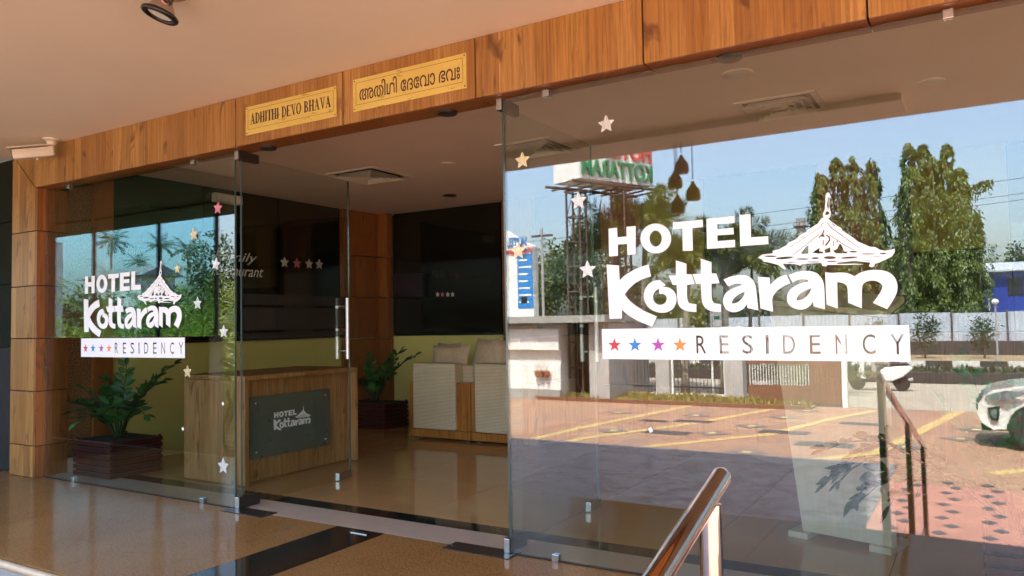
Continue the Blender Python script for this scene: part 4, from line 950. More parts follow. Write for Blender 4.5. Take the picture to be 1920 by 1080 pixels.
# ------------------------------------------------------------------ vegetation builders
def leaf_quads(C, D, N, L, Wd):
    """C centres, D directions, N normals (n,3); L,Wd sizes (n,) -> verts, quads (pointed leaf)"""
    D = D/np.linalg.norm(D, axis=1, keepdims=True); S = np.cross(D, N); S /= (np.linalg.norm(S, axis=1, keepdims=True)+1e-9)
    L = L[:, None]; Wd = Wd[:, None]
    V = np.stack([C, C+D*L*.45+S*Wd*.5, C+D*L, C+D*L*.45-S*Wd*.5], 1).reshape(-1, 3)
    F = np.arange(len(C)*4).reshape(-1, 4); return V, F
def frond_geo(p0, az, lean, L, droop, nl, ll, lw, rs, ldroop=.25, plume=0.0):
    n = 14; d = np.array([math.cos(az), math.sin(az), 0.]); up = np.array([0, 0, 1.]); pts = [np.array(p0, float)]; tg = []
    for k in range(n):
        s = (k+.5)/n; a = lean+droop*s**1.4; t = d*math.sin(a)+up*math.cos(a); tg.append(t); pts.append(pts[-1]+t*L/n)
    tg.append(tg[-1]); pts = np.array(pts); tg = np.array(tg)
    s = np.linspace(.12, .99, nl); f = s*n; i = np.minimum(f.astype(int), n-1); c = pts[i]+(pts[i+1]-pts[i])*(f-i)[:, None]; T = tg[i]
    side = np.array([-d[1], d[0], 0.]); C, D, N, LL = [], [], [], []
    for sg in (-1, 1):
        up_l = np.cross(np.tile(side, (nl, 1)), T)
        rot = rs.uniform(-math.pi, math.pi, nl)*plume
        sd_ = side*sg
        lat = sd_*np.cos(rot)[:, None]+up_l*np.sin(rot)[:, None]
        dr = lat*.8+T*.65+np.array([0, 0, -1.])*ldroop*rs.uniform(.4, 1.4, (nl, 1))+rs.normal(0, .08, (nl, 3))
        C.append(c); D.append(dr); N.append(up_l+rs.normal(0, .35, (nl, 3))); LL.append(ll*np.sin(np.clip(s*1.02, 0, 1)*math.pi)**.5*rs.uniform(.85, 1.1, nl)+ll*.12)
    C, D, N, LL = map(np.concatenate, (C, D, N, LL))
    V, F = leaf_quads(C, D, N, LL, np.full(len(C), lw))
    # rachis as a thin triangular tube of quads
    m = MB(); m.tube([tuple(p) for p in pts[::2]], [max(.006, .02*(1-k/len(pts[::2]))) for k in range(len(pts[::2]))], 4, False)
    V2 = np.array(m.v); F2 = np.array(m.f)+len(V)
    return np.concatenate([V, V2]), np.concatenate([F, F2])
def palm(name, label, base, height, fr, leafmat, group=None, lean=(0, 0), r0=.13, cat='palm tree', seed=0, shaft=None):
    """fr: (count, length, lean range, droop range, leaflets, leaflet length, leaflet width, ldroop, plume)"""
    rs = np.random.default_rng(seed); base = Vector(base); t = thing(name, label, cat, base, group)
    top = base+Vector((lean[0], lean[1], height)); pts = [base.lerp(top, s)+Vector((lean[0]*(s*s-s)*.4, 0, 0)) for s in np.linspace(0, 1, 7)]; pts[-1] = top
    if height > .3:
        tr = MB().tube([base+Vector((0, 0, -.05))]+pts[1:], [r0*1.25]+[r0*(1-.35*s) for s in np.linspace(.1, 1, 6)], 10).build('trunk', M['palmbark'], t, smooth=True)
        if shaft: MB().tube([top, top+Vector((0, 0, shaft))], [r0*.62, r0*.4], 8).build('crownshaft', leafmat, t, smooth=True); top = top+Vector((0, 0, shaft))
    cnt, L, le, dr, nl, ll, lw, ld, pm = fr
    for k in range(cnt):
        u = (k+.5)/cnt; az = k*2.39996+rs.uniform(-.25, .25); a = le[0]+(le[1]-le[0])*u**.8+rs.uniform(-.1, .1)
        off = np.array(top)+ (np.array([math.cos(az), math.sin(az), 0])*.04)
        if height <= .3: off = np.array(base)+np.array([math.cos(az), math.sin(az), 0])*rs.uniform(.0, .35)
        V, F = frond_geo(off, az, a, L*rs.uniform(.8, 1.1), rs.uniform(*dr), nl, ll, lw, rs, ld, pm)
        raw('frond', V, F, leafmat, t)
    return t
def leafy_tree(name, label, base, blobs, trunk_h, leafmat, n=5000, size=.28, group=None, seed=0, droop=.3, r0=.16, cat='tree', aspect=.5):
    """blobs: list of (dx,dy,dz,rx,ry,rz)"""
    rs = np.random.default_rng(seed); base = Vector(base); t = thing(name, label, cat, base, group)
    cen = np.array([[b[0], b[1], b[2]] for b in blobs]); rad = np.array([[b[3], b[4], b[5]] for b in blobs]); vol = rad.prod(1)**(2/3)
    top = Vector((0, 0, trunk_h))
    m = MB().tube([base+Vector((0, 0, -.05)), base+Vector((.03, 0, trunk_h*.5)), base+top], [r0*1.3, r0, r0*.7], 8); m.build('trunk', M['bark'], t, smooth=True)
    for k in np.argsort(-vol)[:6]:
        e = base+Vector(cen[k]); mid = (base+top).lerp(e, .5)+Vector((0, 0, .2))
        MB().tube([base+top*.95, mid, e], [r0*.55, r0*.35, r0*.12], 6).build('limb', M['bark'], t, smooth=True)
    # clumps of leaves on the blobs' shells
    idx = rs.choice(len(blobs), n//12, p=vol/vol.sum()); u = rs.normal(size=(n//12, 3)); u /= np.linalg.norm(u, axis=1, keepdims=True)
    rr = rs.uniform(.45, 1.08, (n//12, 1))**.6; cc = cen[idx]+u*rad[idx]*rr
    C = np.repeat(cc, 12, 0)+rs.normal(0, size*.75, (len(cc)*12, 3)); U = np.repeat(u, 12, 0)
    D = U*.6+rs.normal(0, .6, C.shape)+np.array([0, 0, -droop]); N = U+rs.normal(0, .5, C.shape)+np.array([0, 0, .4])
    V, F = leaf_quads(C+np.array(base), D, N, size*rs.uniform(.6, 1.2, len(C)), size*aspect*rs.uniform(.7, 1.2, len(C)))
    raw('crown', V, F, leafmat, t); return t
def ashoka(label, base, spires, n, seed, arms=()):
    """columnar tree of several drooping spires: (dx, dy, top, radius)"""
    rs = np.random.default_rng(seed); base = Vector(base); t = thing('ashoka_tree', label, 'tree', base, 'tall columnar trees across the road')
    Cs, Ds, Ns = [], [], []
    tot = sum(s[2]*s[3] for s in spires)
    for (dx, dy, hh, rd) in spires:
        per = 46; nc = max(8, int(n*hh*rd/tot/per)); zc_ = hh*(1-rs.uniform(0.0, 1, nc)**1.2*.86); sc = (hh-zc_)/hh
        prof = rd*np.minimum(1, (sc*3.0+.02)**.6)*(1-.3*np.clip((sc-.6)/.4, 0, 1))*rs.uniform(.55, 1.25, nc)
        ac = rs.uniform(0, 2*math.pi, nc); rr = prof*rs.uniform(.3, 1.0, nc)**.5; rad_c = np.stack([np.cos(ac), np.sin(ac), 0*ac], 1)
        cc = np.stack([dx+rr*np.cos(ac), dy+rr*np.sin(ac), zc_], 1); ln = rs.uniform(.5, 1.3, nc)*np.clip(sc*5, .25, 1); wd = rs.uniform(.10, .24, nc)*np.clip(sc*4, .35, 1)
        f = rs.uniform(0, 1, (nc, per)); C = cc[:, None, :]+rad_c[:, None, :]*(.35*np.sqrt(f)*wd[:, None]*2)[:, :, None]+rs.normal(0, 1, (nc, per, 3))*wd[:, None, None]*.6
        C[:, :, 2] -= f*ln[:, None]; C = C.reshape(-1, 3); rad = np.repeat(rad_c, per, 0)
        Cs.append(C); Ds.append(rad*.4+np.array([0, 0, -1.])+rs.normal(0, .3, C.shape)); Ns.append(rad+rs.normal(0, .4, C.shape))
        MB().tube([base+Vector((dx*.3, dy*.3, 0)), base+Vector((dx, dy, hh*.45)), base+Vector((dx, dy, hh*.97))], [.2, .13, .02], 7).build('trunk', M['bark'], t, smooth=True)
    for (x0, z0, x1, z1) in arms:
        k = 240; s = rs.uniform(0, 1, k); C = np.stack([x0+(x1-x0)*s, rs.normal(0, .15, k), z0+(z1-z0)*s+.25*np.sin(s*3)-abs(rs.normal(0, .35, k))], 1)
        Cs.append(C); Ds.append(np.array([0, 0, -1.])+rs.normal(0, .3, C.shape)); Ns.append(rs.normal(0, 1, C.shape))
        MB().tube([base+Vector((x0*.5, 0, z0-.4)), base+Vector((x1, 0, z1))], [.06, .015], 5).build('limb', M['bark'], t)
    C, D, N = map(np.concatenate, (Cs, Ds, Ns)); k = len(C)
    V, F = leaf_quads(C+np.array(base), D, N, rs.uniform(.18, .36, k), rs.uniform(.06, .11, k)); raw('crown', V, F, M['leafA'], t); return t
def mbase(px, py, y): p = my(px, py, y); return Vector((p.x, y, ZG))

# tall columnar trees behind the wall across the road
YT = -50.0
def at_depth(px, y): return my(px, 600, y).x
xa = at_depth(1600, YT); pxm = abs(at_depth(1601, YT)-at_depth(1600, YT)); hz = lambda py, px=1600: my(px, py, YT).z-ZG
ashoka('left of the two tall drooping columnar trees, behind the logo emblem', (xa, YT, ZG),
       [((1550-1600)*pxm, .4, hz(318), 32*pxm), ((1578-1600)*pxm, -.3, hz(290), 34*pxm), ((1612-1600)*pxm, .2, hz(294), 32*pxm), ((1645-1600)*pxm, -.2, hz(300), 26*pxm), ((1535-1600)*pxm, -.4, hz(345), 16*pxm), ((1660-1600)*pxm, .3, hz(400), 24*pxm)], 42000, 11)
xb = at_depth(1770, YT)
ashoka('right of the two tall drooping columnar trees, beyond the road', (xb, YT, ZG),
       [((1722-1770)*pxm, .3, hz(262, 1770), 30*pxm), ((1745-1770)*pxm, -.3, hz(262, 1770), 26*pxm), ((1762-1770)*pxm, .2, hz(292, 1770), 36*pxm), ((1786-1770)*pxm, -.2, hz(268, 1770), 28*pxm), ((1805-1770)*pxm, .3, hz(315, 1770), 30*pxm), ((1832-1770)*pxm, .1, hz(400, 1770), 18*pxm), ((1715-1770)*pxm, .1, hz(330, 1770), 24*pxm)], 54000, 12,
       arms=[((1815-1770)*pxm, hz(360, 1770), (1862-1770)*pxm, hz(345, 1770))])
# background trees beyond the wall
def bgtree(px, pytop, wpx, y, label, mat, seed, n=3000, size=.34, name='broadleaf_tree'):
    b = mbase(px, 600, y); s = abs(at_depth(px+1, y)-at_depth(px, y)); h = my(px, pytop, y).z-ZG; w = wpx*s/2
    rs = random.Random(seed); bl = [(0, 0, h*.62, w*.75, w*.6, h*.30)]
    for k in range(8): bl.append((rs.uniform(-.75, .75)*w, rs.uniform(-.5, .5)*w, h*rs.uniform(.3, .86), w*rs.uniform(.25, .45), w*.35, h*rs.uniform(.10, .18)))
    leafy_tree(name, label, b, bl, h*.45, M[mat], n, size, 'broadleaf trees beyond the road', seed, r0=.16)
bgtree(1120, 395, 150, -40, 'broad dark tree behind the sign tower, left of the letter K', 'leafB', 21, 5200)
bgtree(1095, 385, 60, -44, 'pale-leaved treetop just under the hotel sign box', 'leafC', 22, 2200)
bgtree(1030, 440, 110, -46, 'light green tree between the pylon sign and the tower', 'leafC', 23, 3400)
bgtree(1230, 500, 130, -52, 'dark tree low behind the word Kottaram', 'leafB', 24, 3200)
bgtree(1315, 535, 70, -38, 'small brownish round tree between the two letters t', 'leafC', 25, 1800, .26)
bgtree(1430, 545, 150, -55, 'hazy tree behind the middle of the logo', 'leafB', 26, 2600)
bgtree(1690, 450, 120, -56, 'dark tree in the gap between the two columnar trees', 'leafB', 27, 4200)
bgtree(1560, 545, 170, -60, 'wide dark tree behind the left columnar tree', 'leafB', 28, 3200)
bgtree(1800, 480, 130, -57, 'dark tree filling the foot of the right columnar tree', 'leafB', 29, 3800)
bgtree(1870, 475, 110, -64, 'bushy tree above the blue shed', 'leafC', 30, 2600)
bgtree(1960, 430, 150, -60, 'green tree at the right edge above the blue shed', 'leafB', 31, 2600)
bgtree(950, 455, 120, -60, 'tree behind the pylon sign', 'leafB', 32, 2600)
# shrubs on the verge
for i, (px, pyt, w) in enumerate(((1735, 592, 50), (1845, 590, 45), (1640, 600, 40))):
    y = -41.5; b = mbase(px, 660, y); s = abs(at_depth(px+1, y)-at_depth(px, y)); h = my(px, pyt, y).z-ZG
    leafy_tree('roadside_shrub', ('spindly shrub before the sheet wall, right of the name strip', 'spindly shrub before the sheet wall near the car', 'spindly shrub hidden partly by the name strip')[i], b,
               [(0, 0, h*.6, w*s*.4, w*s*.3, h*.38), (w*s*.25, 0, h*.75, w*s*.2, w*s*.2, h*.2), (-w*s*.25, 0, h*.55, w*s*.2, .3, h*.2)], h*.4, M['leafB'], 700, .22, 'roadside shrubs', 40+i, r0=.04, cat='shrub', aspect=.35)
# foxtail palms along the fence
FOX = (18, 1.6, (.1, 1.5), (.8, 1.6), 130, .38, .028, .28, .6)
for i, (px, pyb, pyc, lab) in enumerate(((1205, 735, 440, 'tallest foxtail palm, crossing the hotel sign reflection'), (1285, 742, 512, 'foxtail palm with drooping crown behind the word HOTEL'), (1358, 742, 500, 'foxtail palm with slim trunk beside the second letter t'),
                                         (1405, 735, 520, 'foxtail palm crown below the letter L'), (1150, 735, 470, 'foxtail palm in front of the sign tower'))):
    b = mz(px, pyb); c = my(px+5, pyc, b.y); FR = list(FOX); 
    if i == 0: FR[1] = 1.65; FR[0] = 18
    palm('foxtail_palm', lab, b, c.z-ZG, tuple(FR), M['leafP'], 'foxtail palms along the boundary fence', (c.x-b.x, 0), r0=.115 if i != 3 else .07, seed=50+i, shaft=.35)
for i, (px, pyb, r_) in enumerate(((1470, 752, .8), (1515, 752, .7))):
    b = mz(px, pyb); b.y -= 2.2
    palm('young_palm', ('young palm clump behind the gate, left', 'young palm clump behind the gate, right')[i], b, .25, (16, 1.45, (.1, 1.0), (.7, 1.3), 45, .28, .026, .25, .3), M['leafP'], 'young palms behind the gate', cat='palm', seed=60+i)
# dry grass strip in front of the fence, with its kerb
rs = np.random.default_rng(5)
k = 5200; gx = rs.uniform(-11.0, -3.6, k); gy = rs.uniform(-17.6, -16.2, k)
hgt = .10+.22*rs.uniform(0, 1, k)*(.5+.5*np.sin(gx*2.1)*np.sin(gy*3+gx))
V, F = leaf_quads(np.stack([gx, gy, np.full(k, ZG)], 1), np.stack([rs.normal(0, .5, k), rs.normal(0, .5, k), np.ones(k)], 1), rs.normal(0, 1, (k, 3)), hgt, np.full(k, .05))
tag(raw('dry_grass', V, F, M['drygrass'], loc=(-7, -17, ZG)), 'dry yellow grass along the foot of the boundary fence', 'grass', kind='stuff')
struct(box('planting_kerb', M['brownmetal'], (-11, -3.5, -16.12, -16.0, ZG-.1, ZG+.09)))
struct(box('planting_bed', M['earth'], (-11, -3.5, -17.7, -16.13, ZG-.1, ZG+.03)))
# ------------------------------------------------------------------ boundary fence, gate
FY = -17.9
def pillar_f(px0, px1, label, h=1.9):
    x0, x1 = my(px0, 700, FY).x, my(px1, 700, FY).x; t = thing('fence_pillar', label, 'pillar', ((x0+x1)/2, FY, ZG), 'grey boundary pillars')
    box('shaft', M['greywall'], (x0, x1, FY-.2, FY+.2, ZG-.1, ZG+h), t, bevel=.01); box('cap', M['white'], (x0-.05, x1+.05, FY-.25, FY+.25, ZG+h+.001, ZG+h+.09), t, bevel=.01); return x0, x1
def bars(x0, x1, label, h=1.7):
    t = thing('fence_panel', label, 'fence', ((x0+x1)/2, FY, ZG), 'barred fence panels')
    box('base_kerb', M['white'], (x0, x1, FY-.1, FY+.1, ZG-.1, ZG+.12), t)
    for xx in (x0+.03, x1-.03): box('post', M['white'], (xx-.03, xx+.03, FY-.03, FY+.03, ZG+.121, ZG+h), t)
    for zz in (.28, h-.12): box('rail', M['darksteel'], (x0+.061, x1-.061, FY-.02, FY+.02, ZG+zz, ZG+zz+.04), t)
    nb = max(6, int((x1-x0)/.11))
    for k in range(nb):
        xx = x0+.09+(x1-x0-.18)*k/(nb-1); MB().tube([(xx, FY+.03, ZG+.13), (xx, FY+.03, ZG+h-.02)], .009, 5).build('bar', M['darksteel'], t)
pA_ = pillar_f(1100, 1140, 'grey boundary pillar by the sign tower'); pB_ = pillar_f(1234, 1258, 'grey boundary pillar between the barred panels'); pC_ = pillar_f(1362, 1396, 'grey boundary pillar left of the brown gate')
bars(pA_[1]+.01, pB_[0]-.01, 'barred fence panel left of the middle pillar'); bars(pB_[1]+.01, pC_[0]-.01, 'barred fence panel in front of the parked cars, right of the middle pillar')
lw_ = box('boundary_wall', M['greywall'], (-40, pA_[0]-.01, FY-.12, FY+.12, ZG-.1, ZG+1.5)); tag(lw_, 'low grey boundary wall running left behind the guard cabin', 'wall')
x0, x1 = my(1402, 700, FY+.9).x, my(1578, 700, FY+.9).x; GY = FY+.9
t = thing('sliding_gate', 'brown metal sliding gate with bars and slatted end', 'gate', ((x0+x1)/2, GY, ZG))
box('bottom_panel', M['brownmetal'], (x0, x1, GY-.02, GY+.02, ZG+.05, ZG+.50), t)
for zz in (1.05, 1.62): box('rail', M['brownmetal'], (x0, x1, GY-.03, GY+.03, ZG+zz, ZG+zz+.10), t)
xm = my(1518, 700, GY).x
for k in range(22):
    xx = x0+.05+(xm-x0-.08)*k/21; MB().tube([(xx, GY, ZG+.501), (xx, GY, ZG+1.75)], .012, 5).build('bar', M['white'], t)
for k in range(10):
    xx = xm+.02+(x1-xm-.02)*k/10; box('slat', M['brownmetal'], (xx, xx+(x1-xm)/10-.012, GY+.031, GY+.045, ZG+.06, ZG+1.75), t)
xw = my(1584, 700, GY).x; o = box('gate_post', M['white'], (xw-.06, xw+.06, GY-.1, GY+.1, ZG-.1, ZG+1.95), bevel=.008); tag(o, 'slim white gate post right of the brown gate', 'post')
# green-lettered notice
p = my(1344, 590, FY-.8); t = thing('notice_board', 'small white notice board with green lettering on a post', 'sign', (p.x, FY-.8, ZG))
box('board', M['white'], (p.x-.13, p.x+.13, FY-.82, FY-.79, ZG+1.3, ZG+2.6), t); box('post', M['white'], (p.x-.2, p.x-.15, FY-.83, FY-.78, ZG-.05, ZG+2.6), t)
V, F, _ = text_polys('HALL', bold=.01); V = [(-u, v) for u, v in V]; F = [f[::-1] for f in F]
slab2d('lettering', fit(V, (p.x-.10, ZG+1.85, p.x+.10, ZG+2.02)), F, lambda u, v: Vector((u, FY-.789, v)), (0, 1, 0), .002, M['signgreen'], t)
for zz in (2.2, 1.6): box('text_line', M['signgreen'], (p.x-.08, p.x+.08, FY-.789, FY-.786, ZG+zz, ZG+zz+.10), t)
# ------------------------------------------------------------------ guard cabin, flower pots, pylon sign
c0_, c1_ = my(962, 700, -16.2), my(1052, 700, -16.2)
CX0, CX1, CY0, CY1, CH = -14.5, c1_.x, -19.2, -16.2, 2.18
t = thing('guard_cabin', 'low white guard cabin with dark flat roof beside the sign tower', 'cabin', ((CX0+CX1)/2, (CY0+CY1)/2, ZG))
wl2 = box('wall', M['cabinwall'], (CX0, CX1, CY0, CY1, ZG-.1, ZG+CH-.02), t)
box('roof', M['concrete'], (CX0-.4, CX1+1.6, CY0-.2, CY1+.45, ZG+CH, ZG+CH+.20), t, bevel=.01)
box('upper_band', M['white'], (CX0, CX1+.02, CY1+.001, CY1+.16, ZG+1.42, ZG+2.02), t); box('lower_band', M['white'], (CX0, CX1, CY1+.001, CY1+.05, ZG+.28, ZG+1.0), t)
box('side_wall', M['greywall'], (CX1+.9, CX1+1.5, CY0, CY1, ZG-.1, ZG+CH-.02), t)
box('doorway', M['black'], (CX1+.01, CX1+.89, CY1-1.2, CY1-1.1, ZG, ZG+CH-.03), t)
box('plinth', M['concrete'], (CX0, CX1, CY1+.001, CY1+.12, ZG-.05, ZG+.27), t)
for i, px in enumerate((1006, 1014, 1024)):
    p = my(px, 720, CY1+.2); q = thing('flower_pot', ('left', 'middle', 'right')[i]+' terracotta pot hung on the cabin wall', 'flower pot', (p.x, CY1+.17, ZG+.70), 'terracotta pots on the cabin wall')
    MB().lathe([(.055, .0), (.085, .13), (.095, .135), (.095, .165), (.08, .166)], (p.x, CY1+.17, ZG+.66), 14).build('pot', M['terracotta'], q, smooth='auto')
    box('bracket', M['rust'], (p.x-.015, p.x+.015, CY1+.051, CY1+.20, ZG+.635, ZG+.655), q)
    for s in (-1, 0, 1): MB().tube([(p.x, CY1+.17, ZG+.80), (p.x+.05*s, CY1+.17, ZG+.95), (p.x+.12*s+.03, CY1+.2, ZG+1.08)], .006, 5).build('stalk', M['bark'], q)
PY = -17.6; a, b = my(957, 590, PY), my(1006, 590, PY)
t = thing('pylon_sign', 'white curved pylon sign with a blue information panel behind the cabin', 'sign', ((a.x+b.x)/2, PY, ZG))
tp = my(957, 432, PY).z; tp2 = my(1006, 462, PY).z
MB().prism([(a.x-.55, PY, ZG), (b.x, PY, ZG), (b.x, PY, tp2), (b.x-.35, PY, tp2+.16), (a.x-.1, PY, tp), (a.x-.55, PY, tp+.05)], (0, -.15, 0), (0, .15, 0)).build('board', M['white'], t)
x0 = my(975, 500, PY).x
z1 = my(990, 468, PY).z; z0 = my(990, 578, PY).z; bp_ = box('blue_panel', M['bluepanel'], (x0, b.x-.01, PY+.151, PY+.17, z0, z1), t)
for k in range(8):
    zz = z1-.12-(z1-z0-.2)*k/7.5; rr = random.Random(k); wv = (b.x-x0)*rr.uniform(.5, .85); box('text_line', M['white'], (x0+.05, x0+.05+wv, PY+.171, PY+.176, zz-.03, zz+.025), bp_)
box('picture', M['black'], (x0+.12, x0+.34, PY+.1711, PY+.178, z0+.16, z0+.36), bp_)
def sign_text(body, x0, x1, z0, z1, y, mat, parent, th=.04, bold=.01):
    V, F, _ = text_polys(body, bold=bold); V = [(-u, v) for u, v in V]; F = [f[::-1] for f in F]      # faces the hotel (+y), reads from that side
    return slab2d('sign_letters', fit(V, (x0, z0, x1, z1)), F, lambda u, v: Vector((u, y, v)), (0, 1, 0), th, mat, parent)
zt = my(980, 452, PY).z; sign_text('HOTEL', a.x+.05, b.x-.22, zt-.17, zt+.12, PY+.151, M['bluepanel'], t); sign_text('Kottaram', a.x, b.x-.04, zt-.42, zt-.22, PY+.151, M['signred'], t)
# ------------------------------------------------------------------ lattice tower with the box sign
def lattice(x, y, z0, z1, w, label):
    t = thing('lattice_mast', label, 'mast', (x, y, ZG), 'rusty lattice masts carrying the hotel sign')
    cs = [(x-w/2, y-w/2), (x+w/2, y-w/2), (x+w/2, y+w/2), (x-w/2, y+w/2)]
    for c in cs: MB().tube([(c[0], c[1], z0), (c[0], c[1], z1)], .035, 6).build('leg', M['rust'], t)
    n = int((z1-z0)/.75)
    for k in range(n+1):
        zz = z0+.2+(z1-z0-.3)*k/n; m = MB()
        for q in range(4): m.tube([(*cs[q], zz), (*cs[(q+1) % 4], zz)], .02, 5)
        m.build('brace', M['rust'], t)
        if k < n:
            zn = z0+.2+(z1-z0-.3)*(k+1)/n
            for q in range(2): MB().tube([(*cs[q*2+k % 2], zz), (*cs[(q*2+1+k % 2) % 4], zn)], .012, 4).build('diagonal', M['rust'], t)
ta, tb = mz(1078, 748), mz(1163, 742)
S0 = my(1087, 333, ta.y-.3); ZS = S0.z
lattice(ta.x, ta.y-.35, ZG-.05, ZS-.32, .42, 'rusty lattice mast nearest the guard cabin'); lattice(tb.x, tb.y-.35, ZG-.05, ZS-.32, .42, 'rusty lattice mast behind the foxtail palm')
dsign = Vector((tb.x-ta.x, tb.y-ta.y, 0))
S1 = my(1224, 363, 0.0-((ta.y-.3)*-1+CAM_D)*1.143+CAM_D) if False else my(1224, 363, -(abs(ta.y-.3)+CAM_D)*1.135+CAM_D)
u_ = Vector((S1.x-S0.x, S1.y-S0.y, 0)); Ls = u_.length; u_.normalize(); n_ = Vector((-u_.y, u_.x, 0));
if n_.y < 0: n_ = -n_
t = thing('hotel_box_sign', 'white box sign with red and green letters high on lattice masts', 'sign', (S0.x, S0.y, ZS))
HS = 1.35
P0 = Vector((S0.x, S0.y, ZS)); P1 = P0+u_*Ls
MB().prism([P0, P1, P1-n_*1.25, P0-n_*1.25], (0, 0, 0), (0, 0, HS)).build('box', M['white'], t)
box_ = MB(); 
for off in (.0, 1.25):
    box_.tube([P0-u_*.3-n_*off+Vector((0, 0, -.1)), P1+u_*.5-n_*off+Vector((0, 0, -.1))], .05, 6)
box_.build('support_beam', M['rust'], t)
m = MB()
for k in range(7): 
    q = P0+u_*Ls*k/6+Vector((0, 0, -.19)); m.tube([q+n_*.1, q-n_*1.35], .03, 5)
m.build('cross_beam', M['rust'], t)
def text_on(body, s0, s1, z0, z1, mat):
    V, F, _ = text_polys(body, bold=.012); W_ = fit(V, (0, z0, 1, z1))
    slab2d('sign_letters', W_, F, lambda u, v: P1+(P0-P1)*(s0+(s1-s0)*u)+n_*.005+Vector((0, 0, v)), n_, .07, mat, t)
text_on('HOTEL', .03, .66, HS*.53, HS*.96, M['signred']); text_on('KOTTARAM', .02, .98, HS*.08, HS*.46, M['signgreen'])
# ------------------------------------------------------------------ road edge, kerbs, sheet wall, shed, chimney, poles
struct(box('median_bed', M['kerbblack'], (-120, 120, -27.3, -25.1, ZG-.1, ZG+.33)))
rs = np.random.default_rng(9); k = 2600
V, F = leaf_quads(np.stack([rs.uniform(-16, 8, k), rs.uniform(-27.1, -25.2, k), np.full(k, ZG+.33)], 1), rs.normal(0, .6, (k, 3))+np.array([0, 0, .7]), rs.normal(0, 1, (k, 3)), rs.uniform(.1, .3, k), np.full(k, .07))
tag(raw('median_plants', V, F, M['leafB'], loc=(-4, -26, ZG)), 'low dark plants growing along the road median', 'ground cover', kind='stuff')
kb = struct(box('far_kerb', M['concrete'], (-60, 60, -34.82, -34.64, ZG-.1, ZG+.12)))
for k in range(26):
    MB().box(-16+k*1.0, -15+k*1.0-.01, -34.86, -34.60, ZG-.05, ZG+.22).build('kerb_stone', M['kerbwhite' if k % 2 else 'kerbblack'], kb)
WY = -45.5
for k in range(14):
    x0 = -22+k*2.6; t = thing('sheet_wall_panel', 'pale blue corrugated sheet panel of the wall across the road', 'wall panel', (x0+1.25, WY, ZG), 'corrugated wall panels across the road')
    m = MB(); n = 22; zt = ZG+2.35+random.uniform(-.05, .05)
    for i in range(n):
        xx = x0+2.5*i/n; xn = x0+2.5*(i+1)/n; d = .03 if i % 2 else -.03; d2 = -.03 if i % 2 else .03
        m.quad((xx, WY+d, ZG+.75), (xn, WY+d2, ZG+.75), (xn, WY+d2, zt), (xx, WY+d, zt))
    m.build('sheet', M['corr'], t); box('post', M['rust'], (x0-.09, x0-.01, WY-.05, WY+.06, ZG, ZG+2.5), t); box('base', M['kerbblack'], (x0, x0+2.5, WY-.1, WY+.12, ZG-.05, ZG+.74), t)
y = -53.; a = my(1845, 508, y); t = thing('blue_shed', 'blue sheet shed with pale lean-to roof behind the wall', 'shed', (a.x+3, y, ZG))
h = a.z-ZG; box('wall', M['blueshed'], (a.x, a.x+8, y-3, y, ZG, ZG+h-.12), t); MB().prism([(a.x-.2, y+.5, ZG+h-.1), (a.x+8.2, y+.5, ZG+h-.1), (a.x+8.2, y-3, ZG+h+.55), (a.x-.2, y-3, ZG+h+.55)], (0, 0, 0), (0, 0, .08)).build('roof', M['shedroof'], t)
box('window', M['carglass'], (a.x+1.2, a.x+2.0, y+.001, y+.03, ZG+h-1.6, ZG+h-.5), t); MB().tube([(a.x+.2, y+.08, ZG), (a.x+.2, y+.08, ZG+h-.15)], .05, 6).build('downpipe', M['white'], t)
y = -95.; a = my(1501, 409, y); t = thing('chimney_stack', 'distant grey chimney with a platform, left of the logo spire', 'chimney', (a.x, y, ZG))
MB().lathe([(.75, ZG), (.55, a.z-2.2), (.55, a.z-.6), (.6, a.z)], (a.x, y, 0), 14).build('stack', M['concrete'], t, smooth='auto'); MB().lathe([(.9, 0), (.9, .12)], (a.x, y, a.z-1.1), 14).build('platform', M['rust'], t)
for k in range(8): MB().tube([(a.x+.88*math.cos(k*.785), y+.88*math.sin(k*.785), a.z-1), (a.x+.88*math.cos(k*.785), y+.88*math.sin(k*.785), a.z-.4)], .03, 4).build('railing_post', M['rust'], t)
def pole(px, pytop, y, label, r=.1, arm=True):
    a = my(px, pytop, y); t = thing('utility_pole', label, 'pole', (a.x, y, ZG), 'utility poles along the road')
    MB().tube([(a.x, y, ZG-.05), (a.x, y, a.z)], [r, r*.7], 8).build('shaft', M['concrete'], t, smooth='auto')
    if arm: box('crossarm', M['rust'], (a.x-.7, a.x+.7, y-.05, y+.05, a.z-.5, a.z-.38), t)
    return a
pole(1016, 428, -36, 'grey utility pole between the pylon sign and the tower')
def wire(p, q, sag, label, r=.014):
    p, q = Vector(p), Vector(q); o = MB().tube([p.lerp(q, s)+Vector((0, 0, -4*sag*s*(1-s))) for s in np.linspace(0, 1, 15)], r, 4).build('power_line', M['black']); tag(o, label, 'cable', 'overhead power lines')
YW = -38.
for i, (l, r_) in enumerate((((1000, 446), (2000, 313)), ((1000, 468), (2000, 342)), ((1000, 478), (2000, 354)))):
    a, b = my(*l, YW), my(*r_, YW); wire(a+(a-b)*.4, b+(b-a)*.4, .3, ('top', 'middle', 'bottom')[i]+' overhead power line crossing the reflected sky')
a = my(1866, 568, -39.); t = thing('street_lamp', 'small round-headed lamp on a slim post near the car', 'lamp', (a.x, -39, ZG))
MB().tube([(a.x, -39, ZG-.05), (a.x, -39, a.z)], .04, 6).build('post', M['concrete'], t)
MB().lathe([(.02, -.12), (.14, -.06), (.16, .02), (.12, .1), (.02, .14)], (a.x, -39, a.z+.05), 12).build('globe', M['white'], t, smooth=True)
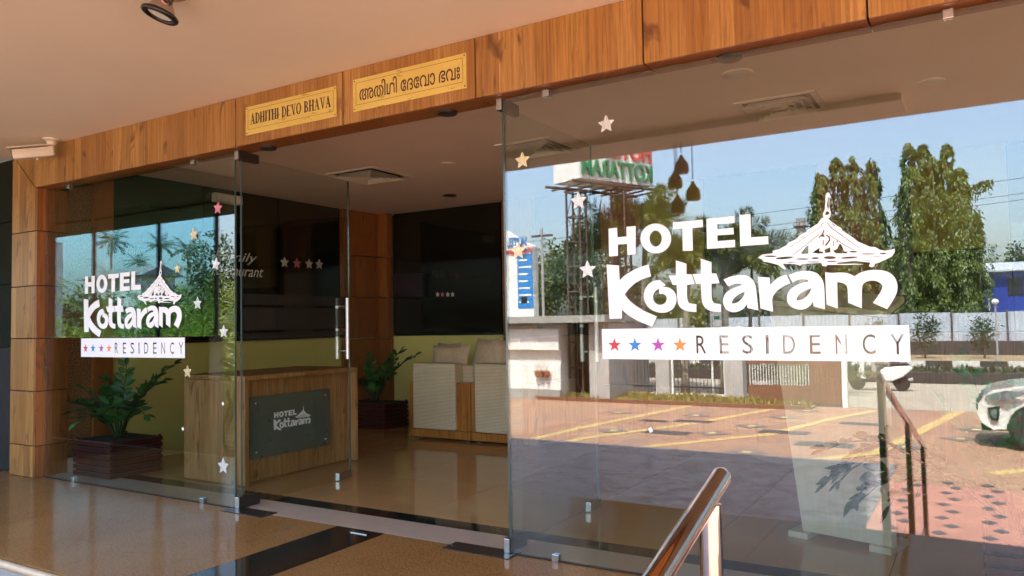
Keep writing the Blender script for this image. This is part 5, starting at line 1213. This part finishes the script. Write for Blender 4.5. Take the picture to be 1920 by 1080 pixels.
# pendant bell lamps under the canopy edge
for i, (px, py) in enumerate(((1277, 310), (1265, 338), (1270, 385), (1299, 360))):
    p = my(px, py, -2.60); q = thing('pendant_lamp', ('top', 'left', 'lowest', 'right')[i]+' brown bell pendant lamp of the cluster under the canopy edge', 'pendant lamp', (p.x, -2.60, p.z-.06), 'bell pendant lamps under the canopy edge')
    MB().lathe([(.050, -.065), (.058, -.05), (.060, -.02), (.052, .015), (.036, .04), (.026, .045), (.024, .062), (.016, .066), (.012, .085)], p, 16).build('shade', M['bell'], q, smooth='auto')
    MB().tube([p+Vector((0, 0, .10)), (p.x, p.y, BT-.051)], .004, 5).build('cord', M['black'], q)

# ------------------------------------------------------------------ left side of the forecourt: tinted screen, palms, houses
SY = -2.93
scx = [my(px, 500, SY).x for px in (405, 297, 175, 100, 40)]
t = thing('tinted_screen', 'turquoise tinted glass screen with slim dark posts on a low black wall', 'screen', (scx[2], SY, ZG))
box('low_wall', M['blackgranite'], (scx[4], scx[0], SY-.1, SY+.1, ZG-.1, 1.06), t)
for k in range(4): box('pane', M['bluefilm'], (scx[k+1]+.022, scx[k]-.022, SY-.004, SY+.004, 1.07, BT-.058), t)
for k in range(5): box('post', M['black'], (scx[k]-.02, scx[k]+.02, SY-.02, SY+.02, 1.062, BT-.057), t)
def mt(px, py, tt):   # mirrored point at axis depth tt
    d = ray(px, py); return Vector((d.x*tt, -(-CAM_D+d.y*tt), CAM_H+d.z*tt))
ARE = (46, 2.2, (.05, 1.2), (.6, 1.3), 60, .36, .022, .15, .35)
for i, (px, py, tt, sc) in enumerate(((340, 505, 17, 1.0), (385, 490, 16, 1.0), (285, 565, 16, .85), (155, 500, 19, 1.0), (432, 500, 15, 1.0), (240, 590, 16, .7), (110, 590, 17, .8))):
    p = mt(px, py, tt); hgt = p.z-ZG; f = list(ARE); f[1] = hgt*1.12*sc
    palm('areca_palm', ('large areca palm clump right of the small logo spire', 'areca palm clump beside the word Family', 'areca palm clump behind the small logo', 'yellow-green areca palm clump at the far left panel', 'areca palm clump reflected beside the left door edge', 'low areca palm clump behind the small word Kottaram', 'low areca palm clump at the left edge of the glass')[i],
         (p.x, p.y, ZG), .2, tuple(f), M['leafY'], 'areca palm clumps beyond the tinted screen', cat='palm', seed=80+i)
COC = (17, 3.0, (.2, 1.9), (.8, 1.3), 48, .62, .05, .55, .1)
for i, (px, py, tt) in enumerate(((205, 452, 100), (348, 470, 110), (300, 462, 125), (258, 494, 150))):
    p = mt(px, py, tt); palm('coconut_palm', ('coconut palm with tall trunk on the left of the reflected sky', 'coconut palm right of the middle post', 'coconut palm just left of the middle screen post', 'small distant coconut palm between the taller two')[i], (p.x, p.y, ZG), p.z-ZG, COC, M['leafCo'], 'coconut palms on the skyline', (.4, 0), r0=.2, seed=90+i)
p = mt(250, 503, 95); t = thing('tiled_house', 'low house with a long grey tiled roof behind the areca palms', 'house', (p.x, p.y, ZG))
box('wall', M['greywall'], (p.x-7, p.x+5, p.y-2.2, p.y+2.2, ZG, p.z-1.2), t); MB().prism([(p.x-8, p.y+2.9, p.z-1.25), (p.x-8, p.y-2.9, p.z-1.25), (p.x-8, p.y, p.z+.1)], (0, 0, 0), (14, 0, 0)).build('roof', M['houseroof'], t)
for k in range(4): box('window', M['carglass'], (p.x-5+k*2.6, p.x-4+k*2.6, p.y+2.201, p.y+2.25, ZG+1.2, ZG+2.4), t)
p = mt(118, 455, 30); t = thing('grey_block', 'plain grey two storey house with small windows at the far left', 'house', (p.x-3, p.y, ZG))
box('wall', M['greywall'], (p.x-8, p.x, p.y, p.y+5, ZG, p.z), t)
for k in range(4):
    for j in range(2): w2 = box('window', M['carglass'], (p.x+.001, p.x+.04, p.y+.4+k*1.1, p.y+1.1+k*1.1, ZG+1.2+j*2.2, ZG+2.3+j*2.2), t); box('sill', M['white'], (p.x+.001, p.x+.12, p.y+.3+k*1.1, p.y+1.2+k*1.1, ZG+1.1+j*2.2, ZG+1.19+j*2.2), w2)
for i, (px, py, w) in enumerate(((400, 440, 90), (170, 545, 90), (330, 545, 120))):
    tt = 55-8*i; p = mt(px, py, tt); s = tt/FPX*w/2; h = p.z-ZG
    leafy_tree('garden_tree', ('round dark tree right of the coconut palms', 'dark garden tree behind the left areca clump', 'dark garden tree filling the gap behind the small logo')[i], (p.x, p.y, ZG), [(0, 0, h*.7, s, s, h*.3), (s*.6, 0, h*.55, s*.6, s*.6, h*.2), (-s*.6, 0, h*.5, s*.6, s*.6, h*.22)], h*.5, M['leafB'], 3000, .34, 'garden trees on the left', 100+i)
p = mt(428, 560, 13); 
for i, (px, tt) in enumerate(((424, 12.5), (436, 13.5))):
    q = mt(px, 540, tt); palm('areca_palm', ('open areca palm fronds just outside the end of the tinted screen', 'open areca palm fronds near the left door edge')[i], (q.x, q.y, ZG), .2, (22, 2.6, (.05, 1.1), (.5, 1.1), 40, .45, .035, .2, .1), M['leafY'], 'areca palm clumps beyond the tinted screen', cat='palm', seed=120+i)

# ------------------------------------------------------------------ parked white SUV (nose to the left)
nose = mz(1838, 840); CXn, CYc = nose.x-.02, nose.y-.85
t = thing('parked_suv', 'white compact SUV parked on the forecourt with its nose in view', 'car', (CXn+2.1, CYc, ZG))
prof = [(0.06, .40), (0.0, .55), (.02, .72), (.10, .84), (.22, .95), (.55, 1.02), (1.05, 1.08), (1.75, 1.56), (2.1, 1.63), (3.3, 1.61), (3.75, 1.45), (4.1, 1.05), (4.25, .95), (4.27, .50), (4.15, .34), (.22, .30)]
def sec(f, inset_top):   # half-width per profile point at lateral station f
    out = []
    for (x, z) in prof:
        w = .885*(1-.16*max(0, (z-1.0)/.63)) ; 
        nosein = .22*max(0, 1-x/.55)**1.5; tail = .12*max(0, (x-3.9)/.4)
        out.append((w-nosein-tail)*f)
    return out
m = MB(); st_f = [-1, -.97, -.8, 0, .8, .97, 1]; npf = len(prof); cx_, cz_ = 2.1, .85
for f in st_f:
    hw = sec(f, 0); k = 1 if abs(f) < 1 else .965
    for (x, z), w in zip(prof, hw): m.v.append((CXn+cx_+(x-cx_)*k, CYc+w*(1 if abs(f) < 1 else 1.0), ZG+cz_+(z-cz_)*k))
for i in range(len(st_f)-1):
    for j in range(npf): m.f.append((i*npf+j, i*npf+(j+1) % npf, (i+1)*npf+(j+1) % npf, (i+1)*npf+j))
m.f += [tuple(range(npf-1, -1, -1)), tuple((len(st_f)-1)*npf+j for j in range(npf))]
body = m.build('body', M['carwhite'], t, smooth='auto')
for (wx) in (.80, 3.40):
    for s in (-1, 1):
        yy = CYc+s*.80
        MB().lathe([(.385, -.09*s), (.385, .082*s)], (CXn+wx, yy+.02*s, ZG+.36), 24, 'Y').build('wheel_arch', M['black'], t)
        wh = MB().lathe([(.20, -.10), (.33, -.10), (.345, -.07), (.345, .07), (.33, .10), (.20, .10)], (CXn+wx, yy+.03*s, ZG+.346), 24, 'Y').build('tyre', M['tyre'], t, smooth='auto')
        MB().lathe([(.21, -.02), (.21, .06), (.17, .075), (.04, .085)] if s > 0 else [(.21, .02), (.21, -.06), (.17, -.075), (.04, -.085)], (CXn+wx, yy+.045*s, ZG+.346), 10, 'Y').build('rim', M['steel'], wh)
for s in (-1, 1):
    f3 = lambda x, z, o=.0: Vector((CXn+x, CYc+s*(.885-.22*max(0, 1-x/.55)**1.5-.885*.16*max(0, (z-1)/.63)+o), ZG+z))
    MB().prism([f3(.12, .86), f3(.17, .80), f3(.42, .78), f3(.70, .93), f3(.40, .955)], (0, -.01*s, 0), (0, .012*s, 0)).build('headlight', M['lampglass'], t)
    fl = MB().prism([f3(.14, .66), f3(.32, .70), f3(.29, .45), f3(.19, .47)], (0, -.01*s, 0), (0, .010*s, 0)).build('fog_lamp_surround', M['black'], t)
    MB().prism([f3(.18, .63), f3(.28, .66), f3(.265, .50), f3(.205, .505)], (0, .010*s, 0), (0, .016*s, 0)).build('fog_lamp', M['lampglass'], fl)
    for (xa_, xb_, xc_, xd_) in ((1.35, 2.05, 2.10, 1.80), (2.15, 3.0, 2.95, 2.18)):
        MB().prism([f3(xa_, 1.12), f3(xb_, 1.12), f3(xc_, 1.52), f3(xd_, 1.52)], (0, -.01*s, 0), (0, .008*s, 0)).build('side_window', M['carglass'], t)
    MB().prism([f3(.4, .30), f3(3.9, .30), f3(3.9, .42), f3(.4, .42)], (0, -.02*s, 0), (0, .012*s, 0)).build('sill_cladding', M['black'], t)
    MB().prism([f3(1.25, 1.02), f3(1.45, 1.02), f3(1.45, 1.15), f3(1.28, 1.13)], (0, .03*s, 0), (0, .16*s, 0)).build('door_mirror', M['carwhite'], t)
for k in range(4):
    zz = .60+.065*k; xx = .005+.05*max(0, k-1)*.8
    box('grille_bar', M['steel'] if k % 2 else M['black'], (CXn+xx-.02, CXn+xx+.10, CYc-.52, CYc+.52, ZG+zz, ZG+zz+.05), t, bevel=.01)
box('bumper_skirt', M['black'], (CXn+.05, CXn+.4, CYc-.62, CYc+.62, ZG+.27, ZG+.41), t, bevel=.02)
MB().prism([(CXn+1.12, CYc, ZG+1.12), (CXn+1.76, CYc, ZG+1.56), (CXn+1.70, CYc, ZG+1.58), (CXn+1.06, CYc, ZG+1.13)], (0, -.66, 0), (0, .66, 0)).build('windscreen', M['carglass'], t)

# ------------------------------------------------------------------ scooter with rider on the service road (heading left)
sb = mz(1602, 731); SXs, SYs = sb.x-.05, sb.y
t = thing('motor_scooter', 'white motor scooter ridden along the service road', 'scooter', (SXs+.6, SYs, ZG))
for wx in (.15, 1.35):
    w2 = MB().lathe([(.12, -.05), (.21, -.045), (.225, 0), (.21, .045), (.12, .05)], (SXs+wx, SYs, ZG+.226), 18, 'Y').build('wheel', M['tyre'], t, smooth='auto'); MB().lathe([(.125, -.03), (.125, .03)], (SXs+wx, SYs, ZG+.226), 12, 'Y').build('rim', M['steel'], w2)
S3 = lambda x, z: (SXs+x, SYs, ZG+z)
MB().prism([S3(.10, .45), S3(.02, .40), S3(.20, .52), S3(.36, .40), S3(.30, .33)], (0, -.07, 0), (0, .07, 0)).build('front_mudguard', M['carwhite'], t, bevel=.01)
MB().prism([S3(.28, .34), S3(.20, .60), S3(.34, .96), S3(.42, .96), S3(.36, .60), S3(.42, .34)], (0, -.17, 0), (0, .17, 0)).build('front_shield', M['carwhite'], t, bevel=.02)
MB().prism([S3(.36, .26), S3(.85, .26), S3(.85, .34), S3(.36, .34)], (0, -.15, 0), (0, .15, 0)).build('footboard', M['darksteel'], t)
MB().prism([S3(.82, .30), S3(.80, .60), S3(.95, .70), S3(1.60, .74), S3(1.66, .66), S3(1.40, .42), S3(1.10, .28)], (0, -.16, 0), (0, .16, 0)).build('rear_body', M['carwhite'], t, bevel=.03)
MB().prism([S3(.80, .705), S3(.84, .78), S3(1.50, .83), S3(1.56, .755)], (0, -.14, 0), (0, .14, 0)).build('seat', M['black'], t, bevel=.02)
MB().tube([(SXs+.40, SYs-.33, ZG+1.02), (SXs+.36, SYs, ZG+.98), (SXs+.40, SYs+.33, ZG+1.02)], .018, 8).build('handlebar', M['black'], t)
MB().lathe([(.09, -.05), (.10, 0), (.05, .05)], (SXs+.31, SYs, ZG+.92), 12, 'X').build('headlight', M['lampglass'], t, smooth='auto')
MB().tube([S3(1.1, .20), S3(1.65, .36)], [.035, .05], 8).build('silencer', M['steel'], t)
def skin_body(name, verts, edges, radii, mat, parent, root=0, sub=2):
    me = bpy.data.meshes.new(name); o_ = ORG[parent.name]; me.from_pydata([tuple(Vector(v)-o_) for v in verts], edges, [])
    o = bpy.data.objects.new(name, me); COL.objects.link(o); o.parent = parent; ORG[o.name] = o_
    sm = o.modifiers.new('skin', 'SKIN'); ly = me.skin_vertices[0].data if me.skin_vertices else None
    if ly is None: me.skin_vertices_create() if hasattr(me, 'skin_vertices_create') else None; ly = me.skin_vertices[0].data
    for i, r_ in enumerate(radii): ly[i].radius = (r_, r_) if not isinstance(r_, tuple) else r_; ly[i].use_root = (i == root)
    ss = o.modifiers.new('sub', 'SUBSURF'); ss.levels = ss.render_levels = sub
    bpy.context.view_layer.update(); dg = bpy.context.evaluated_depsgraph_get(); nm = bpy.data.meshes.new_from_object(o.evaluated_get(dg)); o.modifiers.clear(); o.data = nm
    nm.shade_smooth(); nm.materials.clear(); nm.materials.append(mat); return o
rd = thing('person', 'scooter rider in white shirt and light trousers, arms reaching to the handlebar', 'person', (SXs+.95, SYs, ZG+.8))
B = lambda x, y, z: (SXs+x, SYs+y, ZG+z)
hv = [B(1.0, 0, .90), B(.99, 0, 1.10), B(.95, 0, 1.30), B(.94, 0, 1.42), B(.92, 0, 1.50), B(.88, 0, 1.62), B(.87, 0, 1.72)]
he = [(0, 1), (1, 2), (2, 3), (3, 4), (4, 5), (5, 6)]; hr = [(.16, .13), (.14, .115), (.17, .12), (.10, .08), .055, .095, .07]
for s in (-1, 1):
    n0 = len(hv); hv += [B(.95, .17*s, 1.36), B(.78, .24*s, 1.14), B(.50, .27*s, 1.07), B(.42, .29*s, 1.04)]; he += [(2, n0), (n0, n0+1), (n0+1, n0+2), (n0+2, n0+3)]; hr += [.062, .048, .036, .034]
    n1 = len(hv); hv += [B(.95, .10*s, .88), B(.60, .15*s, .86), B(.64, .13*s, .45), B(.52, .13*s, .38)]; he += [(0, n1), (n1, n1+1), (n1+1, n1+2), (n1+2, n1+3)]; hr += [.095, .075, .05, .04]
bodyo = skin_body('body', hv, he, hr, M['skin'], rd)
# clothes: slightly larger shells over trunk and legs, hair cap
skin_body('shirt', [B(1.0, 0, .93), B(.99, 0, 1.10), B(.95, 0, 1.30), B(.945, 0, 1.41), B(.95, .17, 1.36), B(.85, .21, 1.24), B(.95, -.17, 1.36), B(.85, -.21, 1.24)], [(0, 1), (1, 2), (2, 3), (2, 4), (4, 5), (2, 6), (6, 7)], [(.175, .145), (.155, .13), (.185, .135), (.105, .085), .075, .068, .075, .068], M['shirt'], rd)
skin_body('trousers', [B(1.0, 0, .88), B(.95, .10, .87), B(.60, .15, .865), B(.64, .13, .50), B(.95, -.10, .87), B(.60, -.15, .865), B(.64, -.13, .50)], [(0, 1), (1, 2), (2, 3), (0, 4), (4, 5), (5, 6)], [(.165, .12), .105, .086, .062, .105, .086, .062], M['trousers'], rd)
MB().lathe([(.02, .13), (.08, .10), (.108, .03), (.108, -.03), (.06, -.05)], B(.895, 0, 1.665), 14).build('hair', M['hair'], rd, smooth=True)
MB().lathe([(.002, -.03), (.018, -.02), (.014, .02), (.004, .04)], B(.785, 0, 1.625), 8).build('nose', M['skin'], rd, smooth=True)
for s in (-1, 1):
    MB().lathe([(.002, -.012), (.012, -.004), (.012, .004), (.002, .012)], B(.795, .038*s, 1.65), 8).build('eye', M['black'], rd, smooth=True)
    MB().lathe([(.004, -.03), (.016, -.02), (.016, .02), (.004, .03)], B(.885, .10*s, 1.63), 8).build('ear', M['skin'], rd, smooth=True)
    hand = B(.41, .29*s, 1.035)
    for k in range(4): MB().tube([(hand[0]+.01, hand[1]-.03+.02*k, hand[2]+.01), (hand[0]-.03, hand[1]-.03+.02*k, hand[2]+.005), (hand[0]-.035, hand[1]-.03+.02*k, hand[2]-.025)], .009, 6).build('finger', M['skin'], rd, smooth=True)
    MB().tube([(hand[0]+.02, hand[1]-.045*s, hand[2]-.005), (hand[0]-.015, hand[1]-.05*s, hand[2]-.025)], .010, 6).build('thumb', M['skin'], rd, smooth=True)
